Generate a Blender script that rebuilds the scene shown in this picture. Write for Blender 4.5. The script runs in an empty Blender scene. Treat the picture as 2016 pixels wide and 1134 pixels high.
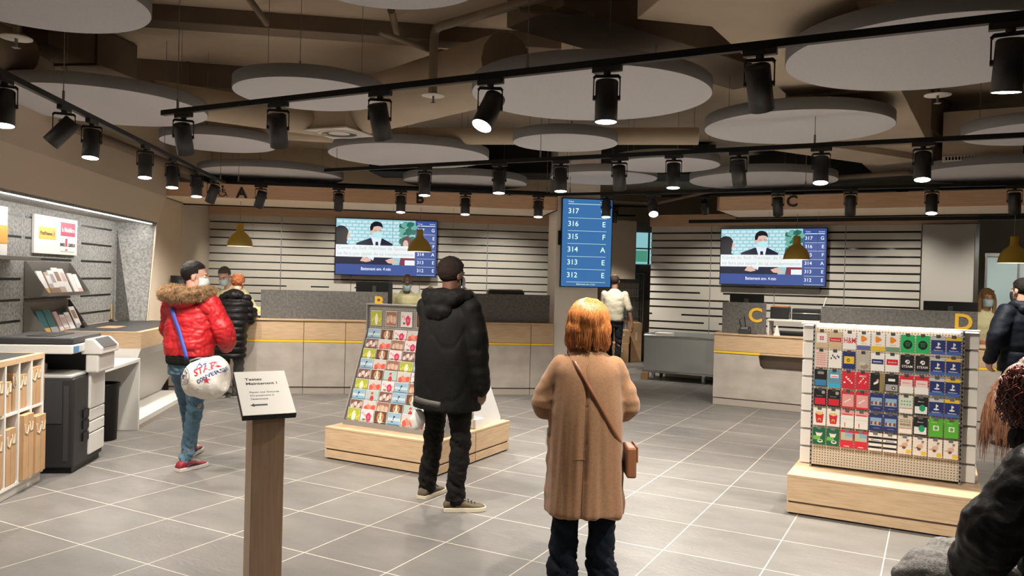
import bpy, bmesh, math, random
import numpy as np
from mathutils import Vector, Matrix, noise
from math import sin, cos, pi, radians, sqrt, atan2
random.seed(7)
sc = bpy.context.scene
COL = sc.collection
# ------------------------------------------------------------------ camera
FPX, PITCH, ROLL, EYE = 1555.0, radians(.63), radians(1.454), 1.64
_F = Vector((0, cos(PITCH), -sin(PITCH)))
_R = Vector((cos(ROLL), sin(ROLL) * sin(PITCH), sin(ROLL) * cos(PITCH)))
_U = _R.cross(_F)
CAM = Vector((0, 0, EYE))
cd = bpy.data.cameras.new('camera'); cam = bpy.data.objects.new('camera', cd); COL.objects.link(cam)
cd.sensor_width = 36; cd.lens = FPX / 2016 * 36; cd.clip_end = 100
M = Matrix.Identity(4)
for i in range(3):
    M[i][0], M[i][1], M[i][2], M[i][3] = _R[i], _U[i], -_F[i], CAM[i]
cam.matrix_world = M
sc.camera = cam
# ------------------------------------------------------------------ view, world
sc.view_settings.view_transform = 'Standard'; sc.view_settings.look = 'None'
sc.view_settings.gamma = 1; sc.view_settings.use_curve_mapping = False
sc.view_settings.exposure = 0.0
w = bpy.data.worlds.new('world'); sc.world = w; w.use_nodes = True
w.node_tree.nodes['Background'].inputs[0].default_value = (1, .9, .78, 1)
w.node_tree.nodes['Background'].inputs[1].default_value = .09
SPOT_W = 168.0            # watts of one track spotlight
SPOT_COL = (1, .925, .82)
sc.cycles.max_bounces = 8; sc.cycles.diffuse_bounces = 5; sc.cycles.glossy_bounces = 3
sc.cycles.transparent_max_bounces = 8; sc.cycles.sample_clamp_indirect = 6
sc.cycles.use_denoising = True
# ------------------------------------------------------------------ two plan directions of the hall
AL, AR = radians(8.0), radians(-28.3)      # counters A-B and left wall ; counters C-D, floor tiles, kiosks
def xy(u, v, a):
    return (u * cos(a) - v * sin(a), u * sin(a) + v * cos(a))
def uvof(p, a):
    return (p[0] * cos(a) + p[1] * sin(a), -p[0] * sin(a) + p[1] * cos(a))
def ray(px, py):
    return _F + _R * ((px - 1008) / FPX) - _U * ((py - 567) / FPX)
def at_z(px, py, z):                        # point of the horizontal plane z seen at a pixel of the photo
    d = ray(px, py); return CAM + d * ((z - EYE) / d.z)
def at_y(px, py, y):
    d = ray(px, py); return CAM + d * (y / d.y)
def on_v(px, py, a, v):                     # (u, z) where the ray of a pixel meets the upright plane v of plan frame a
    d = ray(px, py); n = Vector((-sin(a), cos(a), 0)); t = v / n.dot(d); P = CAM + d * t
    return (P.x * cos(a) + P.y * sin(a), P.z)
def on_u(px, py, a, u):
    d = ray(px, py); e = Vector((cos(a), sin(a), 0)); t = u / e.dot(d); P = CAM + d * t
    return (-P.x * sin(a) + P.y * cos(a), P.z)
# ------------------------------------------------------------------ materials
MATS = {}
def mat(name, col, rough=.6, metal=0, emit=None, es=0, spec=.5, trans=0, alpha=1, coat=0):
    if name in MATS: return MATS[name]
    m = bpy.data.materials.new(name); m.use_nodes = True
    b = m.node_tree.nodes['Principled BSDF']
    c = tuple(col) + ((1,) if len(col) == 3 else ())
    b.inputs['Base Color'].default_value = c
    b.inputs['Roughness'].default_value = rough; b.inputs['Metallic'].default_value = metal
    b.inputs['Specular IOR Level'].default_value = spec
    b.inputs['Transmission Weight'].default_value = trans
    b.inputs['Alpha'].default_value = alpha
    b.inputs['Coat Weight'].default_value = coat
    if emit:
        b.inputs['Emission Color'].default_value = tuple(emit) + (1,); b.inputs['Emission Strength'].default_value = es
    MATS[name] = m; return m
def s2l(*c):
    return tuple(((x / 255 + .055) / 1.055) ** 2.4 if x > 10 else x / 255 / 12.92 for x in c)
def nmat(name, c1, c2, scale=8, stretch=(1, 1, 1), rough=.6, detail=4, bump=0, bscale=None, lo=.35, hi=.65, metal=0, spec=.5, coords='Object', sheen=0):
    """two colours mixed by stretched noise, optional bump"""
    if name in MATS: return MATS[name]
    m = mat(name, c1, rough, metal, spec=spec); nt = m.node_tree; N = nt.nodes; K = nt.links
    b = N['Principled BSDF']
    tc = N.new('ShaderNodeTexCoord'); mp = N.new('ShaderNodeMapping'); mp.inputs['Scale'].default_value = stretch
    K.new(tc.outputs[coords], mp.inputs[0])
    n = N.new('ShaderNodeTexNoise'); n.inputs['Scale'].default_value = scale; n.inputs['Detail'].default_value = detail
    K.new(mp.outputs[0], n.inputs['Vector'])
    r = N.new('ShaderNodeValToRGB'); r.color_ramp.elements[0].position = lo; r.color_ramp.elements[1].position = hi
    r.color_ramp.elements[0].color = tuple(c1) + (1,); r.color_ramp.elements[1].color = tuple(c2) + (1,)
    K.new(n.outputs[0], r.inputs[0]); K.new(r.outputs[0], b.inputs['Base Color'])
    if sheen: b.inputs['Sheen Weight'].default_value = sheen
    if bump:
        bp = N.new('ShaderNodeBump'); bp.inputs['Strength'].default_value = bump; bp.inputs['Distance'].default_value = .01
        n2 = n
        if bscale:
            n2 = N.new('ShaderNodeTexNoise'); n2.inputs['Scale'].default_value = bscale; K.new(mp.outputs[0], n2.inputs['Vector'])
        K.new(n2.outputs[0], bp.inputs['Height']); K.new(bp.outputs[0], b.inputs['Normal'])
    return m
WOOD = nmat('maple_wood', (.60, .43, .27), (.50, .34, .20), 5, (1.2, 1.2, 14), .45, 5)
WOODV = nmat('maple_wood_upright', (.42, .29, .175), (.34, .225, .13), 5, (14, 14, 1), .45, 5)
WOODD = nmat('beam_wood', (.70, .45, .28), (.60, .38, .23), 5, (1, 1, 14), .5, 5)
LAM = nmat('grey_plaster_laminate', (.50, .45, .40), (.40, .355, .31), 3.5, (1, 1, 1.6), .5, 7)
LAME = mat('laminate_edge', (.42, .37, .32), .5)
YEL = mat('yellow_edge_strip', (.85, .56, .03), .4)
FELT = nmat('grey_felt', (.17, .167, .16), (.31, .305, .29), 38, (1, 1, 1), .95, 6, .35, 120)
FELTD = nmat('dark_felt', (.105, .10, .092), (.165, .155, .145), 30, (1, 1, 1), .95, 6, .35, 100)
WALLP = mat('beige_wall_paint', (.60, .51, .40), .85)
WHITE = mat('white_lacquer', (.78, .76, .72), .35)
WHITEM = mat('matt_white', (.72, .69, .64), .7)
BLACK = mat('black_plastic', (.008, .008, .008), .4, spec=.3)
BLACKM = mat('black_metal', (.006, .0058, .0055), .45, spec=.3)
DGREY = mat('dark_grey_plastic', (.035, .035, .037), .45)
GREYM = mat('grey_metal', (.30, .30, .30), .35, .6)
STEEL = mat('galvanised_steel', (.44, .46, .45), .4, .3)
CHROME = mat('bright_metal', (.7, .7, .7), .2, 1)
CARD = nmat('cardboard', (.50, .31, .165), (.43, .26, .13), 6, (1, 1, 1), .8, 4)
# ------------------------------------------------------------------ objects, labels
def tag(o, label=None, cat=None, group=None, kind=None):
    if label: o['label'] = label
    if cat: o['category'] = cat
    if group: o['group'] = group
    if kind: o['kind'] = kind
    return o
def empty(name, loc, rz=0, label=None, cat=None, group=None, parent=None):
    o = bpy.data.objects.new(name, None); COL.objects.link(o); o.location = loc; o.rotation_euler = (0, 0, rz)
    o.empty_display_size = .1
    if parent: o.parent = parent
    return tag(o, label, cat, group)
def copy_tree(o, parent=None):
    c = o.copy(); COL.objects.link(c); c.parent = parent
    for ch in o.children: copy_tree(ch, c)
    return c
I4 = Matrix.Identity(4)
def T(x, y, z): return Matrix.Translation((x, y, z))
def RZ(a): return Matrix.Rotation(a, 4, 'Z')
def RX(a): return Matrix.Rotation(a, 4, 'X')
def RY(a): return Matrix.Rotation(a, 4, 'Y')
class MB:
    """collects shapes and links them as ONE mesh object"""
    def __init__(s): s.v = []; s.f = []; s.fm = []; s.fs = []; s.mats = []; s.M = I4; s.cur = 0
    def use(s, m):
        if m not in s.mats: s.mats.append(m)
        s.cur = s.mats.index(m); return s
    def add(s, vs, fs, smooth=False, M=None):
        n = len(s.v); M = s.M @ M if M is not None else s.M
        s.v += [M @ Vector(p) for p in vs]
        for f in fs: s.f.append([n + i for i in f]); s.fm.append(s.cur); s.fs.append(smooth)
        return s
    def box(s, x0, x1, y0, y1, z0, z1, M=None):
        vs = [(x, y, z) for z in (z0, z1) for y in (y0, y1) for x in (x0, x1)]
        return s.add(vs, [(0, 2, 3, 1), (4, 5, 7, 6), (0, 1, 5, 4), (2, 6, 7, 3), (0, 4, 6, 2), (1, 3, 7, 5)], False, M)
    def prism(s, poly, a, b, axis='z', M=None):
        """extrude a 2D polygon between a and b along an axis ('x': poly=(y,z), 'y': poly=(x,z), 'z': poly=(x,y))"""
        n = len(poly)
        def P(p, t):
            return {'x': (t, p[0], p[1]), 'y': (p[0], t, p[1]), 'z': (p[0], p[1], t)}[axis]
        vs = [P(p, a) for p in poly] + [P(p, b) for p in poly]
        fs = [list(range(n))[::-1], list(range(n, 2 * n))] + [(i, (i + 1) % n, n + (i + 1) % n, n + i) for i in range(n)]
        return s.add(vs, fs, False, M)
    def quad(s, a, b, c, d): return s.add([a, b, c, d], [(0, 1, 2, 3)])
    def tube(s, pts, r, n=8, cap=True, smooth=True, closed=False):
        pts = [Vector(p) for p in pts]; k = len(pts)
        rs = r if isinstance(r, (list, tuple)) else [r] * k
        vs = []; up = Vector((0, 0, 1)); prev = None
        for i, p in enumerate(pts):
            if closed: t = pts[(i + 1) % k] - pts[i - 1]
            else: t = pts[min(i + 1, k - 1)] - pts[max(i - 1, 0)]
            t.normalize()
            if prev is None:
                a = t.cross(up) if abs(t.z) < .95 else t.cross(Vector((1, 0, 0)))
            else: a = prev - t * prev.dot(t)
            a.normalize(); prev = a; b = t.cross(a)
            for j in range(n):
                q = 2 * pi * j / n; vs.append(p + (a * cos(q) + b * sin(q)) * rs[i])
        fs = []
        for i in range(k if closed else k - 1):
            i2 = (i + 1) % k
            for j in range(n):
                j2 = (j + 1) % n; fs.append((i * n + j, i * n + j2, i2 * n + j2, i2 * n + j))
        s.add(vs, fs, smooth)
        if cap and not closed:
            s.add(vs[:n], [list(range(n))[::-1]]); s.add(vs[-n:], [list(range(n))])
        return s
    def cyl(s, p0, p1, r0, r1=None, n=20, cap=True, smooth=True):
        return s.tube([p0, p1], [r0, r0 if r1 is None else r1], n, cap, smooth)
    def lathe(s, prof, n=32, M=None, smooth=True):
        vs = []; fs = []
        for r, z in prof:
            for j in range(n):
                q = 2 * pi * j / n; vs.append((r * cos(q), r * sin(q), z))
        for i in range(len(prof) - 1):
            for j in range(n):
                j2 = (j + 1) % n; fs.append((i * n + j, i * n + j2, (i + 1) * n + j2, (i + 1) * n + j))
        return s.add(vs, fs, smooth, M)
    def ball(s, c, r, n=16, m=10, M=None):
        rx, ry, rz = r if isinstance(r, (list, tuple)) else (r, r, r)
        vs = [(c[0], c[1], c[2] - rz)]
        for i in range(1, m):
            t = -pi / 2 + pi * i / m
            for j in range(n):
                q = 2 * pi * j / n; vs.append((c[0] + rx * cos(t) * cos(q), c[1] + ry * cos(t) * sin(q), c[2] + rz * sin(t)))
        vs.append((c[0], c[1], c[2] + rz)); L = len(vs) - 1; fs = []
        for j in range(n):
            fs.append((0, 1 + (j + 1) % n, 1 + j)); fs.append((L, L - n + j, L - n + (j + 1) % n))
        for i in range(m - 2):
            for j in range(n):
                a = 1 + i * n + j; b = 1 + i * n + (j + 1) % n; fs.append((a, b, b + n, a + n))
        return s.add(vs, fs, True, M)
    def disc(s, cx, cz, rx, rz, y, n=14, rot=0, jit=0, seed=0):
        """flat blob in the local xz plane facing -y"""
        rnd = random.Random(seed); vs = []
        for j in range(n):
            q = 2 * pi * j / n; k = 1 + (rnd.random() - .5) * jit
            x, z = rx * k * cos(q), rz * k * sin(q); vs.append((cx + x * cos(rot) - z * sin(rot), y, cz + x * sin(rot) + z * cos(rot)))
        return s.add(vs, [list(range(n))])
    def poly(s, pts, y): return s.add([(x, y, z) for x, z in pts], [list(range(len(pts)))])
    def rect(s, x0, x1, z0, z1, y): return s.poly([(x0, z0), (x1, z0), (x1, z1), (x0, z1)], y)
    def text(s, body, h, M, align='LEFT', depth=.0004, bold=0, xs=1.0, width=None):
        """letters as mesh: local x to the reader's right, local y up the letter, h = height of a capital"""
        cu = bpy.data.curves.new('t', 'FONT'); cu.body = body; cu.size = h / .695; cu.align_x = align
        cu.extrude = depth; cu.offset = bold * h; cu.resolution_u = 3
        o = bpy.data.objects.new('t', cu); COL.objects.link(o)
        bpy.context.view_layer.update()
        me = bpy.data.meshes.new_from_object(o)
        vs = [v.co.copy() for v in me.vertices]
        if width and vs:
            w0 = max(v.x for v in vs) - min(v.x for v in vs); xs = width / w0
        s.add([(v.x * xs, v.y, v.z) for v in vs], [list(p.vertices) for p in me.polygons], False, M)
        bpy.data.objects.remove(o); bpy.data.curves.remove(cu); bpy.data.meshes.remove(me)
        return s
    def build(s, name, m=None, parent=None, loc=None, rz=0, bevel=0, seg=2, label=None, cat=None, group=None, kind=None):
        me = bpy.data.meshes.new(name); me.from_pydata([tuple(v) for v in s.v], [], s.f)
        ms = s.mats if s.mats else [m]
        for x in ms: me.materials.append(x)
        me.polygons.foreach_set('material_index', s.fm if s.mats else [0] * len(s.f))
        me.polygons.foreach_set('use_smooth', s.fs); me.update()
        o = bpy.data.objects.new(name, me); COL.objects.link(o)
        if parent: o.parent = parent
        if loc is not None: o.location = loc
        o.rotation_euler = (0, 0, rz)
        if bevel:
            b = o.modifiers.new('bevel', 'BEVEL'); b.width = bevel; b.segments = seg; b.limit_method = 'ANGLE'; b.angle_limit = radians(40)
        return tag(o, label, cat, group, kind)
FRONT = RX(pi / 2)          # puts text() upright, facing -y
def thing(name, label, cat, a, u, v, z=0, rot=0, group=None):
    x, y = xy(u, v, a); return empty(name, (x, y, z), a + rot, label, cat, group)
def bxp(name, m, parent, *b, bevel=.002, label=None):
    return MB().box(*b).build(name, m, parent, bevel=bevel, label=label)
# ================================================================== THE SETTING
FO = xy(-.24, 2.32, AR)
def floor_mat():
    m = mat('floor_tiles', (.3, .28, .26), .38); nt = m.node_tree; N = nt.nodes; K = nt.links; b = N['Principled BSDF']
    tc = N.new('ShaderNodeTexCoord')
    br = N.new('ShaderNodeTexBrick'); br.offset = 0; br.squash = 1
    br.inputs['Scale'].default_value = 1; br.inputs['Brick Width'].default_value = .6; br.inputs['Row Height'].default_value = .6
    br.inputs['Mortar Size'].default_value = .0036; br.inputs['Mortar Smooth'].default_value = .1; br.inputs['Bias'].default_value = 0
    br.inputs['Color1'].default_value = (.142, .134, .125, 1); br.inputs['Color2'].default_value = (.166, .157, .147, 1)
    br.inputs['Mortar'].default_value = (.52, .47, .40, 1)
    K.new(tc.outputs['Object'], br.inputs['Vector'])
    n = N.new('ShaderNodeTexNoise'); n.inputs['Scale'].default_value = 2.2; n.inputs['Detail'].default_value = 9
    mp = N.new('ShaderNodeMapping'); mp.inputs['Scale'].default_value = (1, 2.4, 1); mp.inputs['Rotation'].default_value = (0, 0, .5)
    K.new(tc.outputs['Object'], mp.inputs[0]); K.new(mp.outputs[0], n.inputs['Vector'])
    r = N.new('ShaderNodeMapRange'); r.inputs[1].default_value = .3; r.inputs[2].default_value = .7; r.inputs[3].default_value = .86; r.inputs[4].default_value = 1.12
    K.new(n.outputs[0], r.inputs[0])
    mx = N.new('ShaderNodeMix'); mx.data_type = 'RGBA'; mx.blend_type = 'MULTIPLY'; mx.inputs[0].default_value = 1
    K.new(br.outputs['Color'], mx.inputs[6]); K.new(r.outputs[0], mx.inputs[7]); K.new(mx.outputs[2], b.inputs['Base Color'])
    n2 = N.new('ShaderNodeTexNoise'); n2.inputs['Scale'].default_value = 9; n2.inputs['Detail'].default_value = 8; n2.inputs['Distortion'].default_value = 1.2
    K.new(mp.outputs[0], n2.inputs['Vector'])
    bp = N.new('ShaderNodeBump'); bp.inputs['Strength'].default_value = .22; bp.inputs['Distance'].default_value = .012
    K.new(n2.outputs[0], bp.inputs['Height']); K.new(bp.outputs[0], b.inputs['Normal'])
    b.inputs['Roughness'].default_value = .42
    return m
MB().box(-9, 11, -8, 20, -.1, 0).build('floor', floor_mat(), loc=(FO[0], FO[1], 0), rz=AR, kind='structure')
CEIL = nmat('painted_concrete', (.60, .49, .37), (.50, .41, .31), 1.2, (1, 1, 1), .9, 5)
MB().box(-14, 14, -4, 22, 3.75, 3.9).build('ceiling', CEIL, rz=AL, loc=(0, 0, 0), kind='structure')
# left wall with the display niche (plan frame AL, plane u = -3.15)
WU = -3.15
def wallL(name, m, build):
    mb = MB(); build(mb); return mb.build(name, m, rz=AL, kind='structure')
NT, NB, NBK = 2.24, 0.0, -3.6
def lw(mb):
    mb.prism([(-3.75, NT + .02), (WU, NT + .02), (WU + .10, 2.60), (WU + .10, 3.75), (-3.75, 3.75)], 3.2, 10.82, 'y')   # leaning fascia above the niche
    mb.box(-3.75, WU, 10.82, 13.75, NT + .02, 3.75)
    # right of the slanted niche end: polygon in (v,z)
    mb.prism([(10.785, NT + .02), (10.285, 0), (13.75, 0), (13.75, NT + .02)], WU - .02, WU, 'x')
    mb.box(-3.75, WU - .02, 10.8, 13.75, 0, NT + .02)
    mb.box(-3.75, -3.62, 3.2, 10.9, 0, NT + .02)                        # behind the felt
wallL('wall_left', WALLP, lw)
MB().box(-3.75, WU, 3.0, 3.2, 0, 3.75).build('wall_left_end', WALLP, rz=AL, kind='structure')
mb = MB(); mb.use(FELT)
mb.box(-3.62, -3.6, 3.2, 10.62, 0, NT)                                # felt back panel
mb.add([(-3.6, 10.62, 0), (WU - .001, 10.28, 0), (WU - .001, 10.78, NT), (-3.6, 10.62, NT), (-3.6, 10.64, 0), (WU - .001, 10.30, 0), (WU - .001, 10.80, NT), (-3.6, 10.64, NT)],
       [(0, 1, 2, 3), (7, 6, 5, 4), (0, 3, 7, 4), (1, 5, 6, 2), (0, 4, 5, 1), (3, 2, 6, 7)])
mb.use(BLACK)
for k in range(8):
    z = 2.125 - .2 * k
    for v0, v1 in ((9.55, 10.49), (8.2, 9.28), (7.1, 8.12), (5.9, 6.95)):
        mb.box(-3.599, -3.597, v0, v1, z - .011, z + .011)
mb.build('wall_niche', rz=AL, kind='structure')
mb = MB(); mb.use(FELT).box(-3.6, WU, 3.2, 10.78, NT, NT + .02); mb.build('trim_niche_top', rz=AL, kind='structure')
LEDM = mat('led_white', (1, 1, 1), emit=(1, .95, .88), es=26)
t = empty('light_strip', (*xy(WU - .035, 7, AL), NT - .006), AL, 'long thin white LED strip under the top edge of the grey display niche', 'light strip')
MB().box(-.013, .013, -3.7, 3.66, -.004, .006).build('diffuser', LEDM, t)
MB().box(-.02, .02, -3.72, 3.68, 0, .006).build('channel', GREYM, t)
ld = bpy.data.lights.new('strip_light', 'AREA'); ld.shape = 'RECTANGLE'; ld.size = .03; ld.size_y = 7.3; ld.energy = 36; ld.color = (1, .96, .90)
lo = bpy.data.objects.new('strip_light', ld); COL.objects.link(lo); lo.parent = t; lo.location = (0, 0, -.012); lo.rotation_euler = (0, radians(38), 0)
# slatted partition walls
PARTG = mat('dark_gap_glass', (.02, .02, .02), .08)
SLAT = nmat('pale_slat_film', (.66, .63, .56), (.61, .58, .51), 2, (1, 1, 1), .55, 3)
def slat_wall(name, a, u0, u1, v, ztop, z0=0, pitch=.130, ragged=3, gap=.022):
    mb = MB(); mb.use(SLAT); z = ztop; k = 0; rnd = random.Random(3)
    while z > z0 + .03:
        zb = max(z - pitch + gap, z0)
        mb.box(u0, u1, v, v + .012, zb, z)
        for _ in range(ragged if k > 7 else 0):          # frosted pieces that bridge a gap
            x = rnd.uniform(u0, u1 - .5); mb.box(x, x + rnd.uniform(.15, .6), v, v + .011, zb - gap, zb)
        z -= pitch; k += 1
    mb.use(PARTG)
    mb.box(u0 + .005, u1 - .005, v + .013, v + .03, z0, ztop)
    mb.use(GREYM)
    n = int((u1 - u0) / 1.35)
    for i in range(1, n + 1):
        x = u0 + i * (u1 - u0) / (n + 1); mb.box(x - .006, x + .006, v - .003, v, z0, ztop)
    return mb.build(name, rz=a, kind='structure')
slat_wall('wall_back', AL, -3.15, 2.62, 13.6, 2.59)
MB().box(-3.15, 2.62, 13.5, 13.66, 2.59, 2.80).build('trim_back', WOODD, rz=AL, kind='structure')
MB().box(-3.15, 2.62, 13.6, 13.66, 2.80, 3.75).build('wall_back_top', WALLP, rz=AL, kind='structure')
slat_wall('wall_right', AR, -4.52, -.24, 13.6, 2.64, ragged=1, gap=.030)
MB().box(-4.52, .5, 13.5, 13.66, 2.64, 2.84).build('trim_right', WOODD, rz=AR, kind='structure')
# overhead wooden soffits
SOFU = mat('soffit_underside', (.82, .70, .56), .6)
def soffit(name, a, u0, u1, v0, v1):
    mb = MB(); mb.use(WOODD).box(u0, u1, v0, v0 + .03, 2.617, 2.80); mb.use(SOFU).box(u0, u1, v0 + .03, v1, 2.617, 2.635)
    mb.use(BLACKM).box(u0, u1, v1, v1 + .02, 2.60, 2.64); mb.use(WOODD).box(u0, u0 + .03, v0, v1, 2.617, 2.80)
    mb.use(WOODD).box(u1 - .03, u1, v0, v1, 2.617, 2.80); mb.use(BLACKM).box(u0 + .03, u1 - .03, v0 + .03, v1, 2.78, 2.80)
    return mb.build(name, rz=a, kind='structure')
soffit('trim_1', AL, -3.15, 2.14, 10.83, 12.0)
soffit('trim_2', AR, -2.60, 3.2, 10.5, 11.6)
LETTERM = mat('black_letters', (.012, .011, .010), .5)
def sign_letter(a, u, v, z, ch, h, label, m=LETTERM):
    t = thing('sign_letter', label, 'sign', a, u, v, z)
    MB().text(ch, h, FRONT, 'CENTER', .006, .035).build('letter', m, t); return t
sign_letter(AL, -2.11, 10.822, 2.625, 'A', .135, 'black letter A on the wooden overhead beam at the far end')
sign_letter(AL, .225, 10.822, 2.645, 'B', .135, 'black letter B on the wooden overhead beam above the middle desk')
sign_letter(AR, on_v(1559, 400, AR, 10.49)[0], 10.492, 2.655, 'C', .135, 'black letter C on the shorter wooden overhead beam')
t = thing('wheelchair_sign', 'small black wheelchair symbol on the overhead beam beside the letter A', 'sign', AL, -2.34, 10.822, 2.70)
mb = MB(); mb.ball((-.012, 0, .062), (.014, .006, .014))
mb.tube([(-.012, 0, .042), (-.012, 0, -.012), (.028, 0, -.012), (.042, 0, -.058), (.054, 0, -.054)], .007, 6)
mb.tube([(-.012, 0, .016), (.022, 0, .016)], .006, 6)
mb.tube([(-.016 + .042 * cos(q), 0, -.028 + .042 * sin(q)) for q in np.linspace(radians(115), radians(350), 12)], .006, 6)
mb.build('symbol', LETTERM, t)
# pillar between the two counters
MB().box(2.19, 2.82, 11.15, 11.75, 0, 3.75).build('pillar', mat('pillar_paint', (.86, .80, .72), .8), rz=AL, kind='structure')
# tall white cupboard wall right of the slats and the glazed room behind
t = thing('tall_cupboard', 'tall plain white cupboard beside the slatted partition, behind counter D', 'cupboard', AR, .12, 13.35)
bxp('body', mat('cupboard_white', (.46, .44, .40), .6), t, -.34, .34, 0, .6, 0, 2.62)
bxp('socket', GREYM, t, -.27, -.2, -.006, 0, 1.42, 1.47)
bxp('end_post', CHROME, t, .345, .40, 0, .5, 0, 2.62, label='narrow shiny metal edge post')
MB().box(-12, 12, 19.0, 19.2, 0, 3.75).build('wall_rear', WALLP, rz=0, kind='structure')
MB().box(-.1, .1, -14, 0, 0, 3.75).build('wall_east', WALLP, loc=(8.2, 12.5, 0), rz=radians(5), kind='structure')
MB().box(-.1, .1, 0, 10, 0, 3.75).build('wall_east_rear', WALLP, loc=(8.2, 12.5, 0), rz=0, kind='structure')
MB().box(-12, 12, -5.2, -5.0, 0, 3.75).build('wall_front', WALLP, kind='structure')
MB().box(-3.8, -3.6, -5.2, 3.3, 0, 3.75).build('wall_left_near', WALLP, kind='structure')
MB().box(7.9, 8.1, -5.2, 0, 0, 3.75).build('wall_right_near', WALLP, kind='structure')
# back office: partition panel and a bright window seen past the pillar
MB().box(3.2, 4.39, 14.5, 14.6, 1.70, 2.80).build('wall_office', WALLP, rz=AL, kind='structure')
GLOW = mat('daylight_window', (.2, .3, .3), emit=(.35, .75, .80), es=.7)
GLOW2 = mat('daylight_window_green', (.2, .3, .3), emit=(.10, .45, .30), es=.6)
t = MB().use(GREYM).box(4.9, 7.9, 17.0, 17.1, 1.25, 3.0)
t.use(GLOW).box(4.96, 7.84, 16.98, 17.0, 2.05, 2.75); t.use(GLOW2).box(5.0, 5.4, 16.97, 16.98, 2.1, 2.35)
t.use(GREYM)
for k in range(7): t.box(4.96 + .45 * k, 5.0 + .45 * k, 16.96, 16.985, 2.05, 2.75)
t.box(4.96, 7.84, 16.96, 16.985, 2.38, 2.41)
t.build('window_1', rz=AL, kind='structure')
MB().box(4.4, 7.9, 17.2, 17.3, 0, 3.0).build('wall_office_rear', WALLP, rz=AL, kind='structure')
# frosted glass screen far right
GL = mat('frosted_glass', (.55, .72, .74), .35, alpha=.62)
mb = MB(); mb.use(GL).box(.62, 3.2, 13.5, 13.52, 0, 2.15); mb.use(GREYM)
for x in (.62, 1.02, 1.9, 2.8): mb.box(x - .015, x + .015, 13.48, 13.54, 0, 2.15)
mb.box(.6, 3.2, 13.48, 13.54, 2.15, 2.2)
mb.build('window_2', rz=AR, kind='structure')
MB().box(.5, 4.2, 16.2, 16.3, 0, 3.0).build('wall_far_right', mat('pale_far_wall', (.45, .47, .43), .8), rz=AR, kind='structure')
# ================================================================== CEILING THINGS
DISCF = nmat('acoustic_felt_white', (.64, .64, .68), (.59, .59, .63), 60, (1, 1, 1), .95, 3)
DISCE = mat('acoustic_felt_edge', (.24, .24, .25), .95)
WIRE = mat('steel_wire', (.25, .24, .22), .5, .5)
def ceiling_disc(xl, xr, yb, label, z=2.94, xc=None):
    xc = (xl + xr) / 2 if xc is None else xc
    P = at_z(xc, yb, z); k = (xr - xl) / 2 / FPX; Df = sqrt(P.x ** 2 + P.y ** 2); r = k * Df / (1 + k)
    c = Vector((P.x, P.y)) * ((Df - r) / Df)
    t = empty('acoustic_disc', (c.x, c.y, z), 0, label, 'ceiling panel', 'round acoustic ceiling panels')
    n = 72
    mb = MB(); mb.use(DISCF).add([(r * cos(2 * pi * j / n), r * sin(2 * pi * j / n), 0) for j in range(n)], [list(range(n))[::-1]])
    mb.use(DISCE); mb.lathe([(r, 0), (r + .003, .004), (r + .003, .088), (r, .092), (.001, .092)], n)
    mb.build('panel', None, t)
    for q in (.6, 2.7, 4.8):
        x, y = r * .75 * cos(q), r * .75 * sin(q)
        MB().tube([(x, y, .092), (x, y, 3.75 - z)], .0022, 5).tube([(x, y, .092), (x, y, .14)], .007, 6).build('hanging_wire', WIRE, t)
    return t
for a in [(-110, 245, 55, 'huge pale round ceiling panel cut by the top corner above the left wall', None),
          (470, 748, 217, 'mid-sized round ceiling panel hanging behind the nearest track, left of the vertical sprinkler pipe', None),
          (930, 1392, 237, 'largest fully seen round ceiling panel, behind two lit spotlights of the nearest track', None),
          (1592, 2075, 175, 'big round ceiling panel high on the right, crossed by the nearest track', None),
          (1402, 1733, 283, 'wide round ceiling panel on the right between the first and second track', None),
          (28, 372, 243, 'large round ceiling panel behind the track along the left wall', None),
          (330, 531, 299, 'small round ceiling panel behind the left end of the nearest track', None),
          (651, 960, 330, 'wide round ceiling panel in the middle, beyond the square air outlet', None),
          (1010, 1214, 299, 'small round ceiling panel straight behind the largest one', None),
          (1209, 1412, 340, 'round ceiling panel half hidden by the second track, above counter C side', None),
          (404, 666, 362, 'round ceiling panel nearest the wooden beam with the letter A', None),
          (795, 1036, 374, 'round ceiling panel above the letter B, far back', None),
          (1085, 1291, 364, 'round ceiling panel above the blue queue display', None),
          (1367, 1632, 373, 'round ceiling panel in front of the beam with the letter C', None),
          (1838, 2090, 360, 'round ceiling panel below the boxy air unit, cut by the right border', None),
          (1932, 2150, 285, 'round ceiling panel beside the boxy air unit, mostly out of the picture', None),
          (560, 960, 17, 'round ceiling panel of which only the far rim shows at the top border', None)]:
    ceiling_disc(a[0], a[1], a[2], a[3])
# ------------------------------------------------------------------ lighting tracks
TZ = 2.70
def track(p0, p1, label):
    p0, p1 = Vector(p0), Vector(p1); d = p1 - p0; L = d.length
    t = empty('lighting_track', (p0.x, p0.y, TZ), atan2(d.y, d.x), label, 'lighting track', 'black lighting tracks')
    MB().box(0, L, -.018, .018, 0, .036).build('rail', BLACKM, t, bevel=.003)
    n = max(2, int(L / 1.6))
    for i in range(n):
        x = .15 + (L - .3) * i / (n - 1); MB().tube([(x, 0, .036), (x, 0, 3.75 - TZ)], .003, 5).tube([(x, 0, .036), (x, 0, .10)], .009, 6).build('suspension_wire', WIRE, t)
    return t
t1a, t1b = at_z(320, 228, TZ), Vector((*xy(.9, 3.66, AR), TZ))
t2a, t2b = at_z(640, 339, TZ), Vector((*xy(1.6, 6.46, AR), TZ))
t3a, t3b, t3c = at_z(444, 362, TZ), at_z(1100, 386, TZ), Vector((*xy(1.6, 9.36, AR), TZ))
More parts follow.
